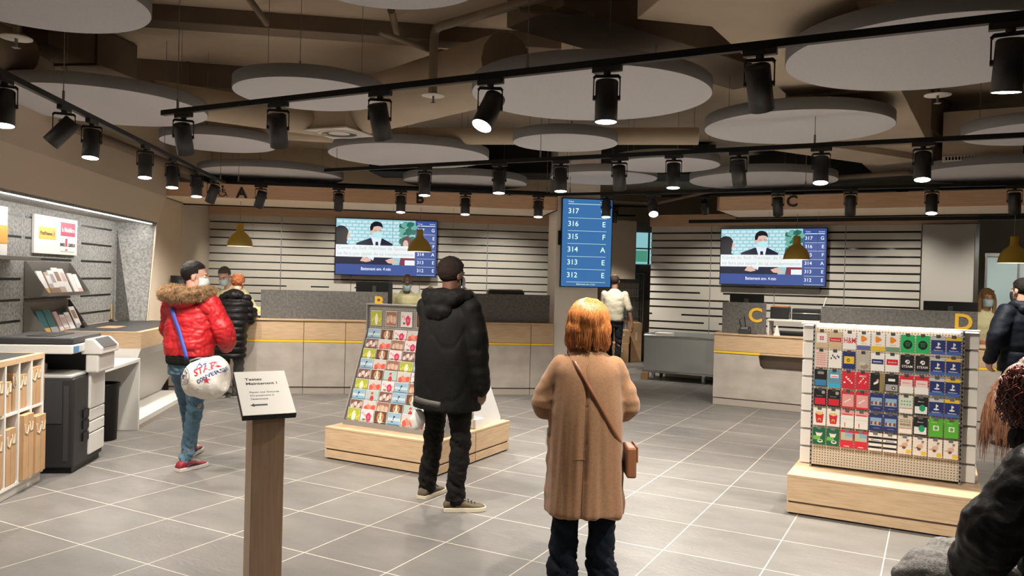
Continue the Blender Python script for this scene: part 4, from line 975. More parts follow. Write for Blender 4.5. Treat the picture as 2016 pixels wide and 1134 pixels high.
        mb.use(cm('girl_teal', (.40, .50, .48))).rect(0, w, 0, h, y); mb.use(cm('girl_red', (.55, .04, .05))).disc(w * .52, h * .34, w * .17, h * .24, y - .0002, 10, jit=.35, seed=4).disc(w * .5, h * .72, w * .09, h * .15, y - .0002, 9, jit=.2, seed=2)
        mb.use(cm('fam_skin', (.55, .33, .24))).disc(w * .51, h * .62, w * .06, h * .09, y - .0004, 8)
    mb.use(cm('border', (.75, .73, .70)))
    for r in ((0, w, 0, h * .03), (0, w, h * .97, h), (0, w * .02, 0, h), (w * .98, w, 0, h)): mb.rect(*r, y - .0012)
DESC = {'field': 'yellow-green greeting card with a small white dog', 'rose': 'pale greeting card with a pink rose', 'dog': 'brown greeting card with a dog face', 'bird': 'light blue greeting card with a dark bird',
        'poppy': 'greeting card with red poppies', 'puppies': 'greeting card with pale puppies on dark ground', 'family': 'brown greeting card with a group portrait', 'girl': 'grey-green greeting card with a figure in red'}
GRID = [['field', 'rose', 'dog', 'bird', 'poppy', 'girl', 'field'], ['puppies', 'poppy', 'family', 'dog', 'girl', 'rose', 'bird'], ['bird', 'girl', 'puppies', 'bird', 'dog', 'field', 'family'],
        ['field', 'poppy', 'rose', 'bird', 'family', 'puppies', 'girl'], ['puppies', 'dog', 'girl', 'poppy', 'rose', 'field', 'dog'], ['bird', 'poppy', 'family', 'field', 'bird', 'dog', 'rose'],
        ['field', 'dog', 'rose', 'puppies', 'girl', 'poppy', 'family'], ['puppies', 'poppy', 'family', 'rose', 'field', 'bird', 'dog'], ['bird', 'dog', 'rose', 'poppy', 'family', 'girl', 'puppies']]
ORD = ['first', 'second', 'third', 'fourth', 'fifth', 'sixth', 'seventh', 'eighth', 'ninth', 'tenth']
_cardmesh = {}
rx, ry = xy(RU0, 5.60, AR)
def local_card(lx, ly, lz, kind, w, h, tilt, label):
    wx = rx + lx * cos(AR) - ly * sin(AR); wy = ry + lx * sin(AR) + ly * cos(AR)
    k = (kind, round(w, 3), round(h, 3))
    if k not in _cardmesh:
        mb = MB(); mb.use(cm('border', (.75, .73, .70))).box(0, w, -.002, .004, 0, h); art(mb, kind, w, h)
        o = mb.build('greeting_card', None); _cardmesh[k] = o.data
    else:
        o = bpy.data.objects.new('greeting_card', _cardmesh[k]); COL.objects.link(o)
    o.location = (wx, wy, .285 + lz); o.rotation_euler = (-tilt, 0, AR)
    tag(o, label, 'greeting card', 'greeting cards in the sloping rack')
for k in range(steps):
    y0 = .014 + k * .0335; z0 = .031 + k * .0905
    h = .125 if k == 0 else .108
    for j in range(7):
        kind = GRID[k][j]; rowname = 'bottom row' if k == 0 else ('top row' if k == 8 else ORD[k] + ' row up')
        local_card(.03 + j * .150, y0 + .006, z0, kind, .140, h, radians(12), f'{DESC[kind]}, {rowname}, {ORD[j]} from left')
for j, kind in enumerate(['field', 'family', 'rose', 'dog', 'bird', 'girl']):
    local_card(.045 + j * .172, .325, .89, kind, .125 if j else .12, .14, 0, f'{DESC[kind]} on the rack crown, {ORD[j]} from left')
# white rack behind it
t = thing('white_leaflet_rack', 'white acrylic rack with a triangular side behind the greeting card rack', 'rack', AR, RU0 + .05, 6.60, .285)
AC = mat('white_acrylic', (.72, .71, .70), .3)
for x in (0, 1.03): MB().prism([(0, 0), (0, .04), (-.46, .75), (-.50, .75), (-.50, 0)], x, x + .006, 'x').build('side_panel', AC, t)
mb = MB()
for k in range(6): mb.box(.006, 1.03, -.06 - .075 * k, -.03 - .075 * k, .02 + .115 * k, .024 + .115 * k).box(.006, 1.03, -.032 - .075 * k, -.029 - .075 * k, .02 + .115 * k, .06 + .115 * k)
mb.build('tier_shelf', AC, t); bxp('back_panel', AC, t, .006, 1.03, -.50, -.494, 0, .75)
t = thing('card_holder', 'small white box on the plinth edge beside the parka man\'s hand', 'box', AR, -3.66, 6.16, .285)
bxp('box', WHITE, t, -.02, .05, -.07, .07, 0, .085, bevel=.003)
# ================================================================== GIFT CARD DISPLAY
t = thing('gift_card_display', 'white slatted stand with a pegboard full of gift cards on the wooden plinth', 'display stand', AR, -.90, 6.42, .285)
GW = 1.17; WS = mat('display_white', (.80, .76, .70), .4)
for side, (y0, y1) in (('front', (0, .02)), ('back', (.13, .15))):
    for k in range(8):
        z0 = .005 + k * .134; bxp('slat', WS, t, 0, GW, y0, y1, z0, z0 + .118, bevel=.004)
bxp('core', LAME, t, .01, GW - .01, .02, .13, 0, 1.055)
bxp('top_cap', WS, t, 0, GW, -.095, .0, 1.072, 1.082, bevel=.002)
bxp('pegboard', rail_mat('pegboard_sand', (.58, .51, .41, 1), (.14, .11, .08, 1)), t, .095, GW - .105, -.09, -.082, .02, 1.065)
for x in (.085, GW - .105):
    mb = MB(); mb.use(GREYM).box(x, x + .014, -.095, -.0, .0, 1.07); mb.use(BLACK)
    for k in range(34): mb.box(x + .003, x + .011, -.097, -.0945, .02 + k * .031, .036 + k * .031)
    mb.build('slotted_post', None, t)
LEDB = mat('display_led', (1, 1, 1), emit=(1, .97, .92), es=4)
bxp('light_bar', LEDB, t, .11, GW - .12, -.10, -.092, 1.058, 1.070, label='white light bar')
hk = MB(); hk.tube([(0, 0, 0), (0, -.055, .004), (0, -.058, .014)], .0022, 5).box(-.014, .014, -.060, -.058, -.004, .018)
def gift(kind, mb, w, h):
    y = -.0016
    def r(c, x0, x1, z0, z1, k=0): mb.use(cm(*c)).rect(w * x0, w * x1, h * z0, h * z1, y - .0002 * (k + 1))
    Wt = ('g_white', (.80, .78, .74)); Bk = ('g_black', (.02, .02, .022)); Rd = ('g_red', (.62, .03, .05)); Bl = ('g_navy', (.025, .04, .16)); Gn = ('g_green', (.03, .46, .13)); Be = ('g_beige', (.60, .45, .28)); Ye = ('g_gold', (.75, .50, .04)); Or = ('g_orange', (.80, .25, .02)); Gy = ('g_grey', (.38, .37, .36)); Dg = ('g_darkgreen', (.01, .13, .06)); Pk = ('g_pink', (.74, .36, .34)); Cy = ('g_blue', (.05, .22, .42))
    def tx(c, s, x, z, wd, hh): mb.use(cm(*c)).text(s, h * hh, T(w * x, y - .0012, h * z) @ FRONT, width=w * wd, depth=.0001, bold=.02)
    def dot(c, x, z, rx_, rz_, k=2, n=16, **kw): mb.use(cm(*c)).disc(w * x, h * z, w * rx_, h * rz_, y - .0002 * (k + 1), n, **kw)
    if kind == 'squares': r(Be, 0, 1, 0, 1); r(Wt, .1, .9, .3, .85, 1); [r(Rd, .35 + .17 * i, .48 + .17 * i, .45 + .12 * j, .54 + .12 * j, 2) for i in (0, 1) for j in (0, 1)]
    elif kind == 'redbanner': r(Be, 0, 1, 0, 1); r(Rd, .05, .95, .38, .62, 1); tx(Wt, 'Restaurant', .15, .46, .7, .07)
    elif kind == 'fashion': r(Wt, 0, 1, 0, 1); tx(Rd, 'H&M', .05, .35, .9, .32)
    elif kind[:3] == 'fox':
        r(Wt, 0, 1, 0, 1); mb.use(cm(*Or)).poly([(w * .3, h * .80), (w * .3, h * .5), (w * .45, h * .45), (w * .76, h * .6), (w * .72, h * .7), (w * .42, h * .82)], y - .0006)
        r({'a': ('g_photo', (.12, .14, .32)), 'b': Ye, 'c': ('g_teal', (.18, .3, .2))}[kind[3]], 0, 1, 0, .26, 1); tx(Or, 'zalando', .25, .34, .5, .06)
    elif kind == 'music':
        r(Gn, 0, 1, 0, 1); dot(Bk, .5, .45, .33, .25, 1, 24)
        for i in range(3): mb.use(cm(*Gn)).tube([(w * (.5 - .20 + i * .035 + (.40 - .07 * i) * q), y - .0012, h * (.52 - i * .085 + .045 * sin(q * pi))) for q in np.linspace(0, 1, 7)], .0016, 4)
    elif kind in ('game_silver', 'game_gold'):
        r(Bl, 0, 1, 0, 1); r(('g_silver', (.52, .52, .52)) if kind[5] == 's' else Ye, 0, 1, .78, .97, 1); mb.use(cm(*Wt))
        mb.rect(w * .46, w * .53, h * .38, h * .66, y - .001).disc(w * .57, h * .57, w * .07, h * .06, y - .0011, 10).disc(w * .5, h * .38, w * .20, h * .045, y - .0011, 12)
        r(('g_blue2', (.06, .13, .40)), 0, 1, .0, .18, 1); tx(Wt, 'PlayStation', .18, .20, .64, .055)
    elif kind == 'lines': r(('g_palepink', (.72, .58, .50)), 0, 1, 0, 1); [tx(Rd, 'HAPPY BIRTHDAY', .12, .12 + .13 * i, .76, .055) for i in range(6)]
    elif kind == 'sketch': r(Wt, 0, 1, 0, 1); [dot(Bk, .2 + .12 * i, .55 + .08 * ((i * 5) % 3), .05, .07, 1 + i, 8, jit=.6, seed=i) for i in range(6)]
    elif kind == 'yellowblock': r(Bl, 0, 1, 0, 1); r(Ye, .12, .9, .3, .72, 1); dot(Bk, .45, .5, .12, .10, 2, 10); dot(Ye, .45, .5, .07, .05, 3, 10)
    elif kind == 'stones': r(('g_stone', (.46, .42, .36)), 0, 1, 0, 1); dot(('g_sand', (.30, .25, .18)), .6, .2, .3, .16, 1); dot(('g_sand2', (.58, .52, .42)), .45, .35, .25, .10, 2)
    elif kind == 'navyband': r(Wt, 0, 1, 0, 1); r(Bl, .06, .94, .38, .66, 1); tx(Wt, 'DEINDEAL', .16, .48, .66, .07)
    elif kind == 'redblock': r(Wt, 0, 1, 0, 1); r(Rd, .08, .92, .38, .70, 1); tx(Wt, 'Brack.ch', .2, .5, .6, .07)
    elif kind == 'steam': r(Bk, 0, 1, 0, 1); dot(Wt, .52, .62, .17, .12, 1, 20); dot(Bk, .56, .64, .06, .045, 2, 12); dot(Bk, .42, .55, .08, .03, 2, 10, rot=.5); tx(Wt, 'STEAM', .12, .30, .76, .13); r(('g_slate', (.10, .13, .2)), 0, 1, 0, .14, 1)
    elif kind == 'blackblue': r(Bk, 0, 1, 0, 1); r(Cy, .05, .95, .05, .4, 1); r(Gy, .25, .75, .72, .86, 1); tx(Bk, 'Beachmountain', .27, .77, .46, .04)
    elif kind == 'bluelabel': r(('g_steel', (.12, .30, .42)), 0, 1, 0, 1); r(Wt, .18, .82, .55, .75, 1); r(('g_lightblue', (.05, .42, .65)), 0, 1, 0, .22, 1); r(Rd, .24, .76, .60, .64, 2)
    elif kind == 'redflecks': r(Rd, 0, 1, 0, 1); [dot(Wt, .2 + .14 * i, .5 + .1 * ((i * 3) % 4 - 1.5), .09, .05, 1 + i, 8, jit=.5, seed=i) for i in range(5)]
    elif kind == 'redheart': r(Rd, 0, 1, 0, 1); [dot(Wt if i % 2 else Pk, .25 + .1 * i, .5 + .09 * ((i * 5) % 4 - 1.5), .06, .045, 1 + i, 8, jit=.4, seed=i) for i in range(6)]; tx(Wt, 'MERCI', .25, .72, .5, .09)
    elif kind == 'dancer': r(Bk, 0, 1, 0, 1); r(('g_olive', (.30, .22, .08)), .70, 1, 0, 1, 1); dot(Wt, .42, .45, .22, .07, 2, 10, rot=.6, jit=.3); dot(('g_skin', (.62, .42, .32)), .55, .6, .09, .07, 3, 10)
    elif kind == 'blacklabel': r(Bk, 0, 1, 0, 1); r(Gy, .05, .95, .05, .42, 1); r(Wt, .25, .75, .60, .74, 1); dot(Bk, .65, .22, .14, .10, 2, 12); dot(Wt, .65, .22, .07, .05, 3, 12)
    elif kind == 'pinkbox': r(Rd, 0, 1, .38, 1); r(Wt, 0, 1, 0, .38, 1); r(('g_blush', (.78, .62, .58)), .08, .92, .38, .76, 2); tx(Rd, 'MediaMarkt', .2, .55, .6, .05)
    elif kind == 'blackred': r(Bk, 0, 1, 0, 1); r(Rd, .08, .92, .08, .46, 1); dot(Gy, .75, .8, .14, .1, 1, 12); tx(Gy, 'Ochsner', .2, .56, .5, .06)
    elif kind == 'coral': r(Rd, 0, 1, 0, 1); r(Pk, .08, .95, .1, .8, 1); [dot(Wt, .3 + .12 * i, .35 + .06 * i, .08, .04, 2 + i, 8, jit=.4, seed=i) for i in range(4)]
    elif kind == 'groupphoto': r(Bl, 0, 1, 0, 1); r(('g_sky', (.25, .42, .6)), .08, .92, .3, .75, 1); [dot(('g_skin', (.62, .42, .32)) if i % 2 else ('g_brown', (.16, .08, .06)), .2 + .15 * i, .44, .11, .10, 2 + i, 9, jit=.3, seed=i) for i in range(5)]; tx(Gy, 'smartbox', .3, .14, .5, .06)
    elif kind == 'dots': r(('g_mint', (.60, .66, .56)), 0, 1, 0, 1); [dot(('g_mintdark', (.2, .4, .28)), .2 + .2 * (i % 4), .5 + .18 * (i // 4), .075, .055, 1, 10) for i in range(8)]; r(Rd, .05, .95, .28, .31, 1); r(Wt, .05, .95, .05, .26, 1)
    elif kind == 'greenlogo': r(Bk, 0, 1, 0, 1); r(Wt, .06, .94, .06, .46, 1); dot(('g_emerald', (.02, .34, .16)), .6, .38, .22, .19, 2, 18); tx(Wt, 'Manor', .28, .70, .44, .06)
    elif kind == 'fries':
        r(Wt, 0, 1, 0, 1); mb.use(cm(*Rd)).poly([(w * .16, h * .68), (w * .26, h * .14), (w * .74, h * .14), (w * .84, h * .68), (w * .5, h * .58)], y - .0008)
        [r(Ye, .2 + .085 * i, .26 + .085 * i, .5, .78 + .06 * ((i * 3) % 3), 1) for i in range(7)]; mb.use(cm(*Rd)).poly([(w * .17, h * .64), (w * .5, h * .5), (w * .83, h * .64), (w * .76, h * .2), (w * .24, h * .2)], y - .0009)
        mb.use(cm(*Ye)).tube([(w * .38, y - .0016, h * .24), (w * .42, y - .0016, h * .41), (w * .46, y - .0016, h * .41), (w * .5, y - .0016, h * .27), (w * .54, y - .0016, h * .41), (w * .58, y - .0016, h * .41), (w * .62, y - .0016, h * .24)], .0022, 5)
    elif kind == 'whitered': r(Wt, 0, 1, 0, 1); r(Pk, 0, 1, .72, 1, 1); r(Rd, .3, .36, .05, .3, 1); r(Rd, .1, .9, .74, .80, 2); r(Gy, .1, .9, .50, .51, 1)
    elif kind == 'wishes': r(('g_paper', (.62, .55, .42)), 0, 1, 0, 1); tx(Bk, 'YOU CAN GET ALL', .1, .74, .8, .05); tx(Bk, 'OF YOUR', .1, .63, .8, .06); tx(Bk, 'WISHES', .1, .45, .8, .12); r(Rd, .05, .95, .30, .33, 1); r(Wt, .05, .95, .05, .28, 1)
    elif kind == 'console': r(('g_xgreen', (.10, .42, .04)), 0, 1, 0, 1); r(Wt, .32, .72, .35, .62, 1); dot(('g_xgreen', (.10, .42, .04)), .52, .48, .13, .10, 2, 16); tx(('g_lime', (.4, .75, .2)), 'XBOX', .2, .76, .4, .07)
    elif kind == 'coffee': r(Dg, 0, 1, 0, 1); mb.use(cm(*Wt)).poly([(w * .22, h * .72), (w * .78, h * .72), (w * .68, h * .5), (w * .32, h * .5)], y - .0008); r(('g_grass', (.18, .45, .08)), .05, .6, .28, .5, 3); dot(Wt, .6, .22, .22, .10, 4); dot(Dg, .6, .24, .14, .05, 5); dot(('g_brown', (.16, .08, .06)), .5, .71, .24, .04, 3)
    elif kind == 'travel': r(Rd, 0, 1, 0, 1); r(('g_beach', (.45, .5, .35)), .05, .95, .42, .86, 1); r(('g_sky', (.25, .42, .6)), .4, .95, .62, .86, 2); r(Wt, .3, .7, .06, .10, 1)
    elif kind == 'stripes': r(Wt, 0, 1, 0, 1); r(Bk, 0, 1, .68, .80, 1); r(Bk, 0, 1, .42, .54, 1); r(Bk, 0, 1, .14, .26, 1); tx(Bk, 'Marionnaud', .2, .57, .6, .07)
    elif kind == 'bather':
        r(('g_cream', (.76, .70, .64)), 0, 1, 0, 1); c = ('g_skin', (.62, .36, .24)); dot(c, .68, .72, .09, .08, 2, 12); dot(c, .5, .5, .24, .14, 1, 12, rot=.5, jit=.2); dot(c, .25, .42, .2, .05, 1, 8); dot(('g_hairb', (.25, .12, .06)), .71, .79, .1, .05, 3, 10); dot(('g_brown', (.16, .08, .06)), .45, .36, .14, .08, 3, 8, jit=.3); r(Ye, .62, .95, .05, .26, 4)
    mb.use(cm('g_slot', (.25, .25, .25))).rect(w * .36, w * .64, h * .915, h * .945, y - .0018)
GD = {'squares': 'beige gift card with four small red squares', 'redbanner': 'beige gift card with a red banner', 'fashion': 'white gift card with big red letters', 'foxa': 'white gift card with an orange mark and blue foot', 'foxb': 'white gift card with an orange mark and a yellow foot',
      'foxc': 'white gift card with an orange mark and a greenish foot', 'music': 'bright green gift card with a black disc', 'game_silver': 'dark blue gaming gift card with a silver top strip', 'game_gold': 'dark blue gaming gift card with a gold top strip', 'lines': 'pinkish gift card with lines of red text',
      'sketch': 'white gift card with a black sketch', 'yellowblock': 'navy gift card with a yellow block', 'stones': 'grey-brown gift card with stones', 'navyband': 'white gift card with a navy band', 'redblock': 'white gift card with a red block', 'steam': 'black gift card with a white round mark and block letters',
      'blackblue': 'black gift card with a blue foot', 'bluelabel': 'steel blue gift card with a white label', 'redflecks': 'red gift card with white flecks', 'redheart': 'red gift card with a heart-like cluster', 'dancer': 'black gift card with a pale reclining figure', 'blacklabel': 'black gift card with a grey foot and white label',
      'pinkbox': 'red and white gift card with a pink box', 'blackred': 'black gift card with a red block', 'coral': 'coral red gift card with pale pattern', 'groupphoto': 'navy gift card with a group photo', 'dots': 'mint gift card with rings of dots', 'greenlogo': 'black and white gift card with a green mark',
      'fries': 'white gift card with red and yellow fries', 'whitered': 'white gift card with a pink-red top', 'wishes': 'sand coloured gift card with black block text', 'console': 'green gift card with a white console square', 'coffee': 'dark green gift card with coffee cups', 'travel': 'red gift card with a landscape photo',
      'stripes': 'white gift card with black stripes', 'bather': 'cream gift card with a crouching figure and yellow corner'}
GG = [['squares', 'redbanner', 'fashion', 'foxa', 'foxb', 'foxc', 'music', 'music', 'game_silver', 'game_gold'],
      ['lines', 'sketch', 'yellowblock', 'stones', 'navyband', 'redblock', 'steam', 'steam', 'game_silver', 'game_gold'],
      ['blackblue', 'bluelabel', 'redflecks', 'redheart', 'dancer', 'blacklabel', 'pinkbox', 'pinkbox', 'game_silver', 'game_gold'],
      ['blackred', 'blackred', 'coral', 'coral', 'groupphoto', 'groupphoto', 'dots', 'greenlogo', 'game_silver', 'game_gold'],
      ['fries', 'fries', 'whitered', 'whitered', 'groupphoto', 'groupphoto', 'wishes', 'greenlogo', 'console', 'console'],
      ['coffee', 'coffee', 'travel', 'travel', 'stripes', 'stripes', 'bather', 'bather', 'bather', 'bather']]
_gm = {}; hook0 = None
gx, gy = xy(-.90, 6.42, AR)
GC = mat('clear_card_sleeve', (.8, .8, .8), .1, alpha=.25)
for r_ in range(6):
    for c_ in range(10):
        kind = GG[r_][c_]; w, h = .088, .128
        lx = .108 + c_ * .0955; lz = .905 - r_ * .1445; ly = -.142
        if kind not in _gm:
            mb = MB(); mb.use(cm('g_white', (.8, .78, .74))).box(0, w, -.0016, .004, 0, h); gift(kind, mb, w, h); o = mb.build('gift_card', None); _gm[kind] = o.data
        else: o = bpy.data.objects.new('gift_card', _gm[kind]); COL.objects.link(o)
        o.location = (gx + lx * cos(AR) - ly * sin(AR), gy + lx * sin(AR) + ly * cos(AR), .285 + lz); o.rotation_euler = (0, 0, AR)
        rn = ['top row', 'second row', 'third row', 'fourth row', 'fifth row', 'bottom row'][r_]
        tag(o, f'{GD[kind]}, {rn}, {ORD[c_]} from left', 'gift card', 'gift cards on the pegboard')
        if hook0 is None: hook0 = hk.build('hook', CHROME, t); ho = hook0
        else: ho = bpy.data.objects.new('hook', hook0.data); COL.objects.link(ho); ho.parent = t
        ho.location = (lx + w / 2, -.088, lz + .119)
# ================================================================== BACK AREA
t = thing('mail_trolley', 'grey steel box trolley on castors in front of the slatted partition', 'trolley', AR, -4.37, 12.9)
TL = 1.75; mb = MB(); g = .012
mb.box(0, TL, 0, g, .16, .75).box(0, TL, .56, .56 + g, .16, .80).box(0, g, 0, .57, .16, .78).box(TL - g, TL, 0, .57, .16, .78).box(0, TL, 0, .57, .16, .17)
mb.build('tub', STEEL, t, bevel=.003)
MB().box(-.02, TL + .02, -.02, .59, .13, .16).build('base_frame', CHROME, t, bevel=.003)
MB().tube([(0, 0, .75), (TL, 0, .75)], .011, 8).build('front_rim', CHROME, t)
for x in (.16, 1.02, 1.58):
    for y in (.06, .5):
        w_ = MB().cyl((x - .016, y, .055), (x + .016, y, .055), .055, n=20).build('castor', CPG, t)
        MB().box(x - .026, x + .026, y - .02, y + .02, .06, .13).build('fork', CHROME, w_)
t = thing('wood_block', 'small orange wooden block under the left end of the steel trolley', 'wood block', AR, -4.40, 12.86)
bxp('block', CARD, t, 0, .12, 0, .09, 0, .115)
t = thing('paper_stack', 'small stack of white papers inside the steel trolley', 'paper stack', AR, -4.25, 13.10, .17)
bxp('support', STEEL, t, 0, .3, 0, .25, 0, .50); bxp('stack', WHITEM, t, 0, .28, .0, .22, .50, .62); bxp('sheet', WHITE, t, .2, .4, .02, .2, .505, .53)
def at_floor_box(name, px0, px1, pyt, pyb, y, depth, label, m=CARD, z0=0):
    a = at_y(px0, pyb, y); b = at_y(px1, pyt, y); t = empty(name, (a.x, y, z0), 0, label, 'cardboard box')
    W = b.x - a.x; h = b.z - z0; bxp('box', m, t, 0, W, 0, depth, 0, h); bxp('tape', TAPE, t, W * .4, W * .6, -.002, 0, h * .55, h * .75); return t, W, h
t, W, h = at_floor_box('parcel_carton', 1208, 1238, 677, 713, 16.1, .5, 'lower cardboard carton beside the walking clerk in the back office')
at_floor_box('parcel_carton', 1216, 1240, 651, 676, 16.12, .45, 'cardboard carton stacked on the lower one in the back office', z0=h)
at_floor_box('parcel_carton', 1241, 1264, 636, 710, 16.3, .5, 'tall cardboard carton standing beside the stacked ones')
a = at_y(1212, 712, 16.9); b = at_y(1268, 540, 16.9)
t = empty('roll_cage', (a.x, 16.9, 0), 0, 'tall wire roll cage in the back office', 'roll cage'); W = b.x - a.x; h = b.z
mb = MB()
for k in range(12): x = W * k / 11; mb.tube([(x, 0, .15), (x, 0, h)], .006, 4)
for k in range(12): z = .15 + (h - .15) * k / 11; mb.tube([(0, 0, z), (W, 0, z)], .006, 4)
mb.build('wire_front', GREYM, t)
for x in (0, W): MB().tube([(x, 0, .1), (x, 0, h)], .018, 8).tube([(x, .7, .1), (x, .7, h)], .018, 8).tube([(x, 0, h), (x, .7, h)], .018, 8).build('post', GREYM, t)
bxp('base', GREYM, t, 0, W, 0, .7, .08, .12)
for k in range(5):
    z = .122 + k * .40; o = bpy.data.objects; q = empty('mail_crate', (a.x + .08, 17.05, z), 0, f'mail crate in the wire roll cage, {ORD[k]} from the bottom', 'crate', 'crates in the roll cage')
    bxp('crate', [WHITEM, CARD, mat('crate_grey', (.2, .22, .22), .6), WHITEM, mat('crate_blue', (.05, .09, .14), .6)][k], q, 0, W - .16, 0, .5, 0, .30, bevel=.01); bxp('label_strip', WHITE, q, .1, .3, -.002, 0, .1, .2)
    if k: bxp('support', GREYM, q, 0, W - .16, 0, .5, -.098, 0)
# ================================================================== PEOPLE
from mathutils.bvhtree import BVHTree
def fuse(mb, voxel, smooth=4, fn=None):
    """one continuous surface from the overlapping shapes of mb"""
    me = bpy.data.meshes.new('f'); me.from_pydata([tuple(v) for v in mb.v], [], mb.f); me.update()
    bm = bmesh.new(); bm.from_mesh(me); bmesh.ops.recalc_face_normals(bm, faces=bm.faces); bm.to_mesh(me); bm.free()
    o = bpy.data.objects.new('f', me); COL.objects.link(o)
    r = o.modifiers.new('r', 'REMESH'); r.mode = 'VOXEL'; r.voxel_size = voxel
    if smooth: s = o.modifiers.new('s', 'SMOOTH'); s.factor = .5; s.iterations = smooth
    dg = bpy.context.evaluated_depsgraph_get(); out = bpy.data.meshes.new_from_object(o.evaluated_get(dg))
    bpy.data.objects.remove(o); bpy.data.meshes.remove(me)
    if fn:
        vs = out.vertices; nn = [v.normal.copy() for v in vs]
        for v, n in zip(vs, nn): v.co = v.co + n * fn(v.co, n)
        out.update()
    out.polygons.foreach_set('use_smooth', [True] * len(out.polygons))
    return out
def link(name, me, m, parent, label=None):
    me.materials.clear(); me.materials.append(m); me.name = name
    o = bpy.data.objects.new(name, me); COL.objects.link(o); o.parent = parent
    if label: o['label'] = label
    return o
def loft(mb, pts, rx, ry, side=(1, 0, 0), n=28, p=2.3, cap=True):
    pts = [Vector(q) for q in pts]; side = Vector(side).normalized(); vs = []
    k = len(pts)
    for i, c in enumerate(pts):
        t = (pts[min(i + 1, k - 1)] - pts[max(i - 1, 0)]).normalized(); s = (side - t * side.dot(t)).normalized(); f = t.cross(s)
        for j in range(n):
            q = 2 * pi * j / n; cx, cy = cos(q), sin(q)
            x = abs(cx) ** (2 / p) * (1 if cx > 0 else -1); y = abs(cy) ** (2 / p) * (1 if cy > 0 else -1)
            vs.append(c + s * x * rx[i] + f * y * ry[i])
    fs = [(i * n + j, i * n + (j + 1) % n, (i + 1) * n + (j + 1) % n, (i + 1) * n + j) for i in range(k - 1) for j in range(n)]
    if cap: fs += [list(range(n))[::-1], [(k - 1) * n + j for j in range(n)]]
    return mb.add(vs, fs, True)
def ipol(keys, m):
    """smooth interpolation of key tuples to m steps (catmull-rom)"""
    ks = [np.array(k, float) for k in keys]; out = []
    for a in np.linspace(0, len(ks) - 1 - 1e-6, m):
        i = int(a); t = a - i; p0 = ks[max(i - 1, 0)]; p1 = ks[i]; p2 = ks[i + 1]; p3 = ks[min(i + 2, len(ks) - 1)]
        out.append(.5 * (2 * p1 + (p2 - p0) * t + (2 * p0 - 5 * p1 + 4 * p2 - p3) * t * t + (3 * p1 - p0 - 3 * p2 + p3) * t ** 3))
    return out
def limb(mb, pts, rs, n=18, m=14):
    k = ipol([(*p, r) for p, r in zip(pts, rs)], m)
    mb.tube([q[:3] for q in k], [float(q[3]) for q in k], n)
    mb.ball(k[0][:3], float(k[0][3]), 14, 8); mb.ball(k[-1][:3], float(k[-1][3]), 14, 8)
def ik(a, b, l1, l2, pole):
    a, b = Vector(a), Vector(b); d = b - a; L = d.length; mx = (l1 + l2) * .999
    if L > mx: b = a + d * (mx / L); d = b - a; L = mx
    x = (l1 * l1 - l2 * l2 + L * L) / (2 * L); h = sqrt(max(l1 * l1 - x * x, 0)); u = d.normalized(); p = Vector(pole); p = (p - u * p.dot(u)).normalized()
    return a + u * x + p * h, b
def hand(mb, w, d, n, s, curl=.35, spread=.06, sc_=1.0):
    """w wrist, d towards the fingers, n palm normal (fingers curl towards n), s +1/-1 side of the thumb"""
    w, d, n = Vector(w), Vector(d).normalized(), Vector(n); n = (n - d * n.dot(d)).normalized(); x = d.cross(n) * s
    k = sc_
    for i in range(4):
        o = (i - 1.5) * .0195 * k; kn = w + d * (.088 - .004 * abs(i - 1.2)) * k + x * (-o) * 1.0
        mb.tube([w + x * (-o) * .55 - d * .012, w + d * .045 * k + x * (-o) * .9, kn], [.019 * k, .0155 * k, .0115 * k], 10); mb.ball(kn, .0115 * k, 10, 6)
        L = [.88, 1.0, .95, .75][i] * k; a = curl * (1 + .12 * i); p = kn; dd = d + x * (-o) * spread * 20; dd.normalize(); r = .0092 * k; pts = [p]; rr = [.0105 * k]
        for q, l in enumerate((.043, .027, .021)):
            dd = (dd * cos(a) + n * sin(a)).normalized(); nn = (n * cos(a) - dd * 0).normalized(); p = p + dd * l * L; pts.append(p); rr.append(r * (.95 - .09 * q)); a = curl * (1.2 + .2 * q)
        mb.tube(pts, rr, 9); mb.ball(pts[-1], rr[-1], 9, 6)
    b = w + d * .022 * k + x * .022 * k; m1 = b + d * .030 * k + x * .026 * k + n * .012 * k; m2 = m1 + d * .030 * k + x * .008 * k + n * .010 * k; m3 = m2 + d * .024 * k + n * .006 * k
    mb.tube([b, m1, m2, m3], [.017 * k, .013 * k, .0105 * k, .0085 * k], 10); mb.ball(m3, .0085 * k, 9, 6)
def head_shape(mb, M_, k=1.0, nose=1.0):
    s = mb.M; mb.M = s @ M_ @ Matrix.Scale(k, 4)
    mb.ball((0, -.012, .028), (.076, .096, .090), 24, 16)           # cranium
    mb.ball((0, .030, -.035), (.058, .062, .078), 20, 12)           # face
    mb.ball((0, .052, -.088), (.034, .030, .026), 14, 10)           # chin
    mb.ball((0, .080, .022), (.046, .020, .014), 14, 8)             # brow
    for q in (-1, 1):
        mb.ball((q * .034, .070, -.024), (.022, .022, .022), 12, 8) # cheek
        mb.ball((q * .078, -.006, -.012), (.010, .020, .032), 12, 8, M=RZ(0)) # ear
        mb.tube([(q * .045, .01, -.07), (q * .030, .055, -.092)], .020, 10)
    mb.tube([(0, .084, .012), (0, .098 * nose, -.016), (0, .106 * nose, -.030)], [.008, .011, .014], 10); mb.ball((0, .104 * nose, -.032), (.017, .014, .011), 12, 8)
    mb.ball((0, .086, -.060), (.024, .010, .007), 12, 8); mb.ball((0, .083, -.070), (.020, .010, .008), 12, 8)
    mb.M = s
SKIN_L = nmat('skin_light', (.56, .33, .24), (.50, .28, .20), 12, (1, 1, 1), .5, 4)
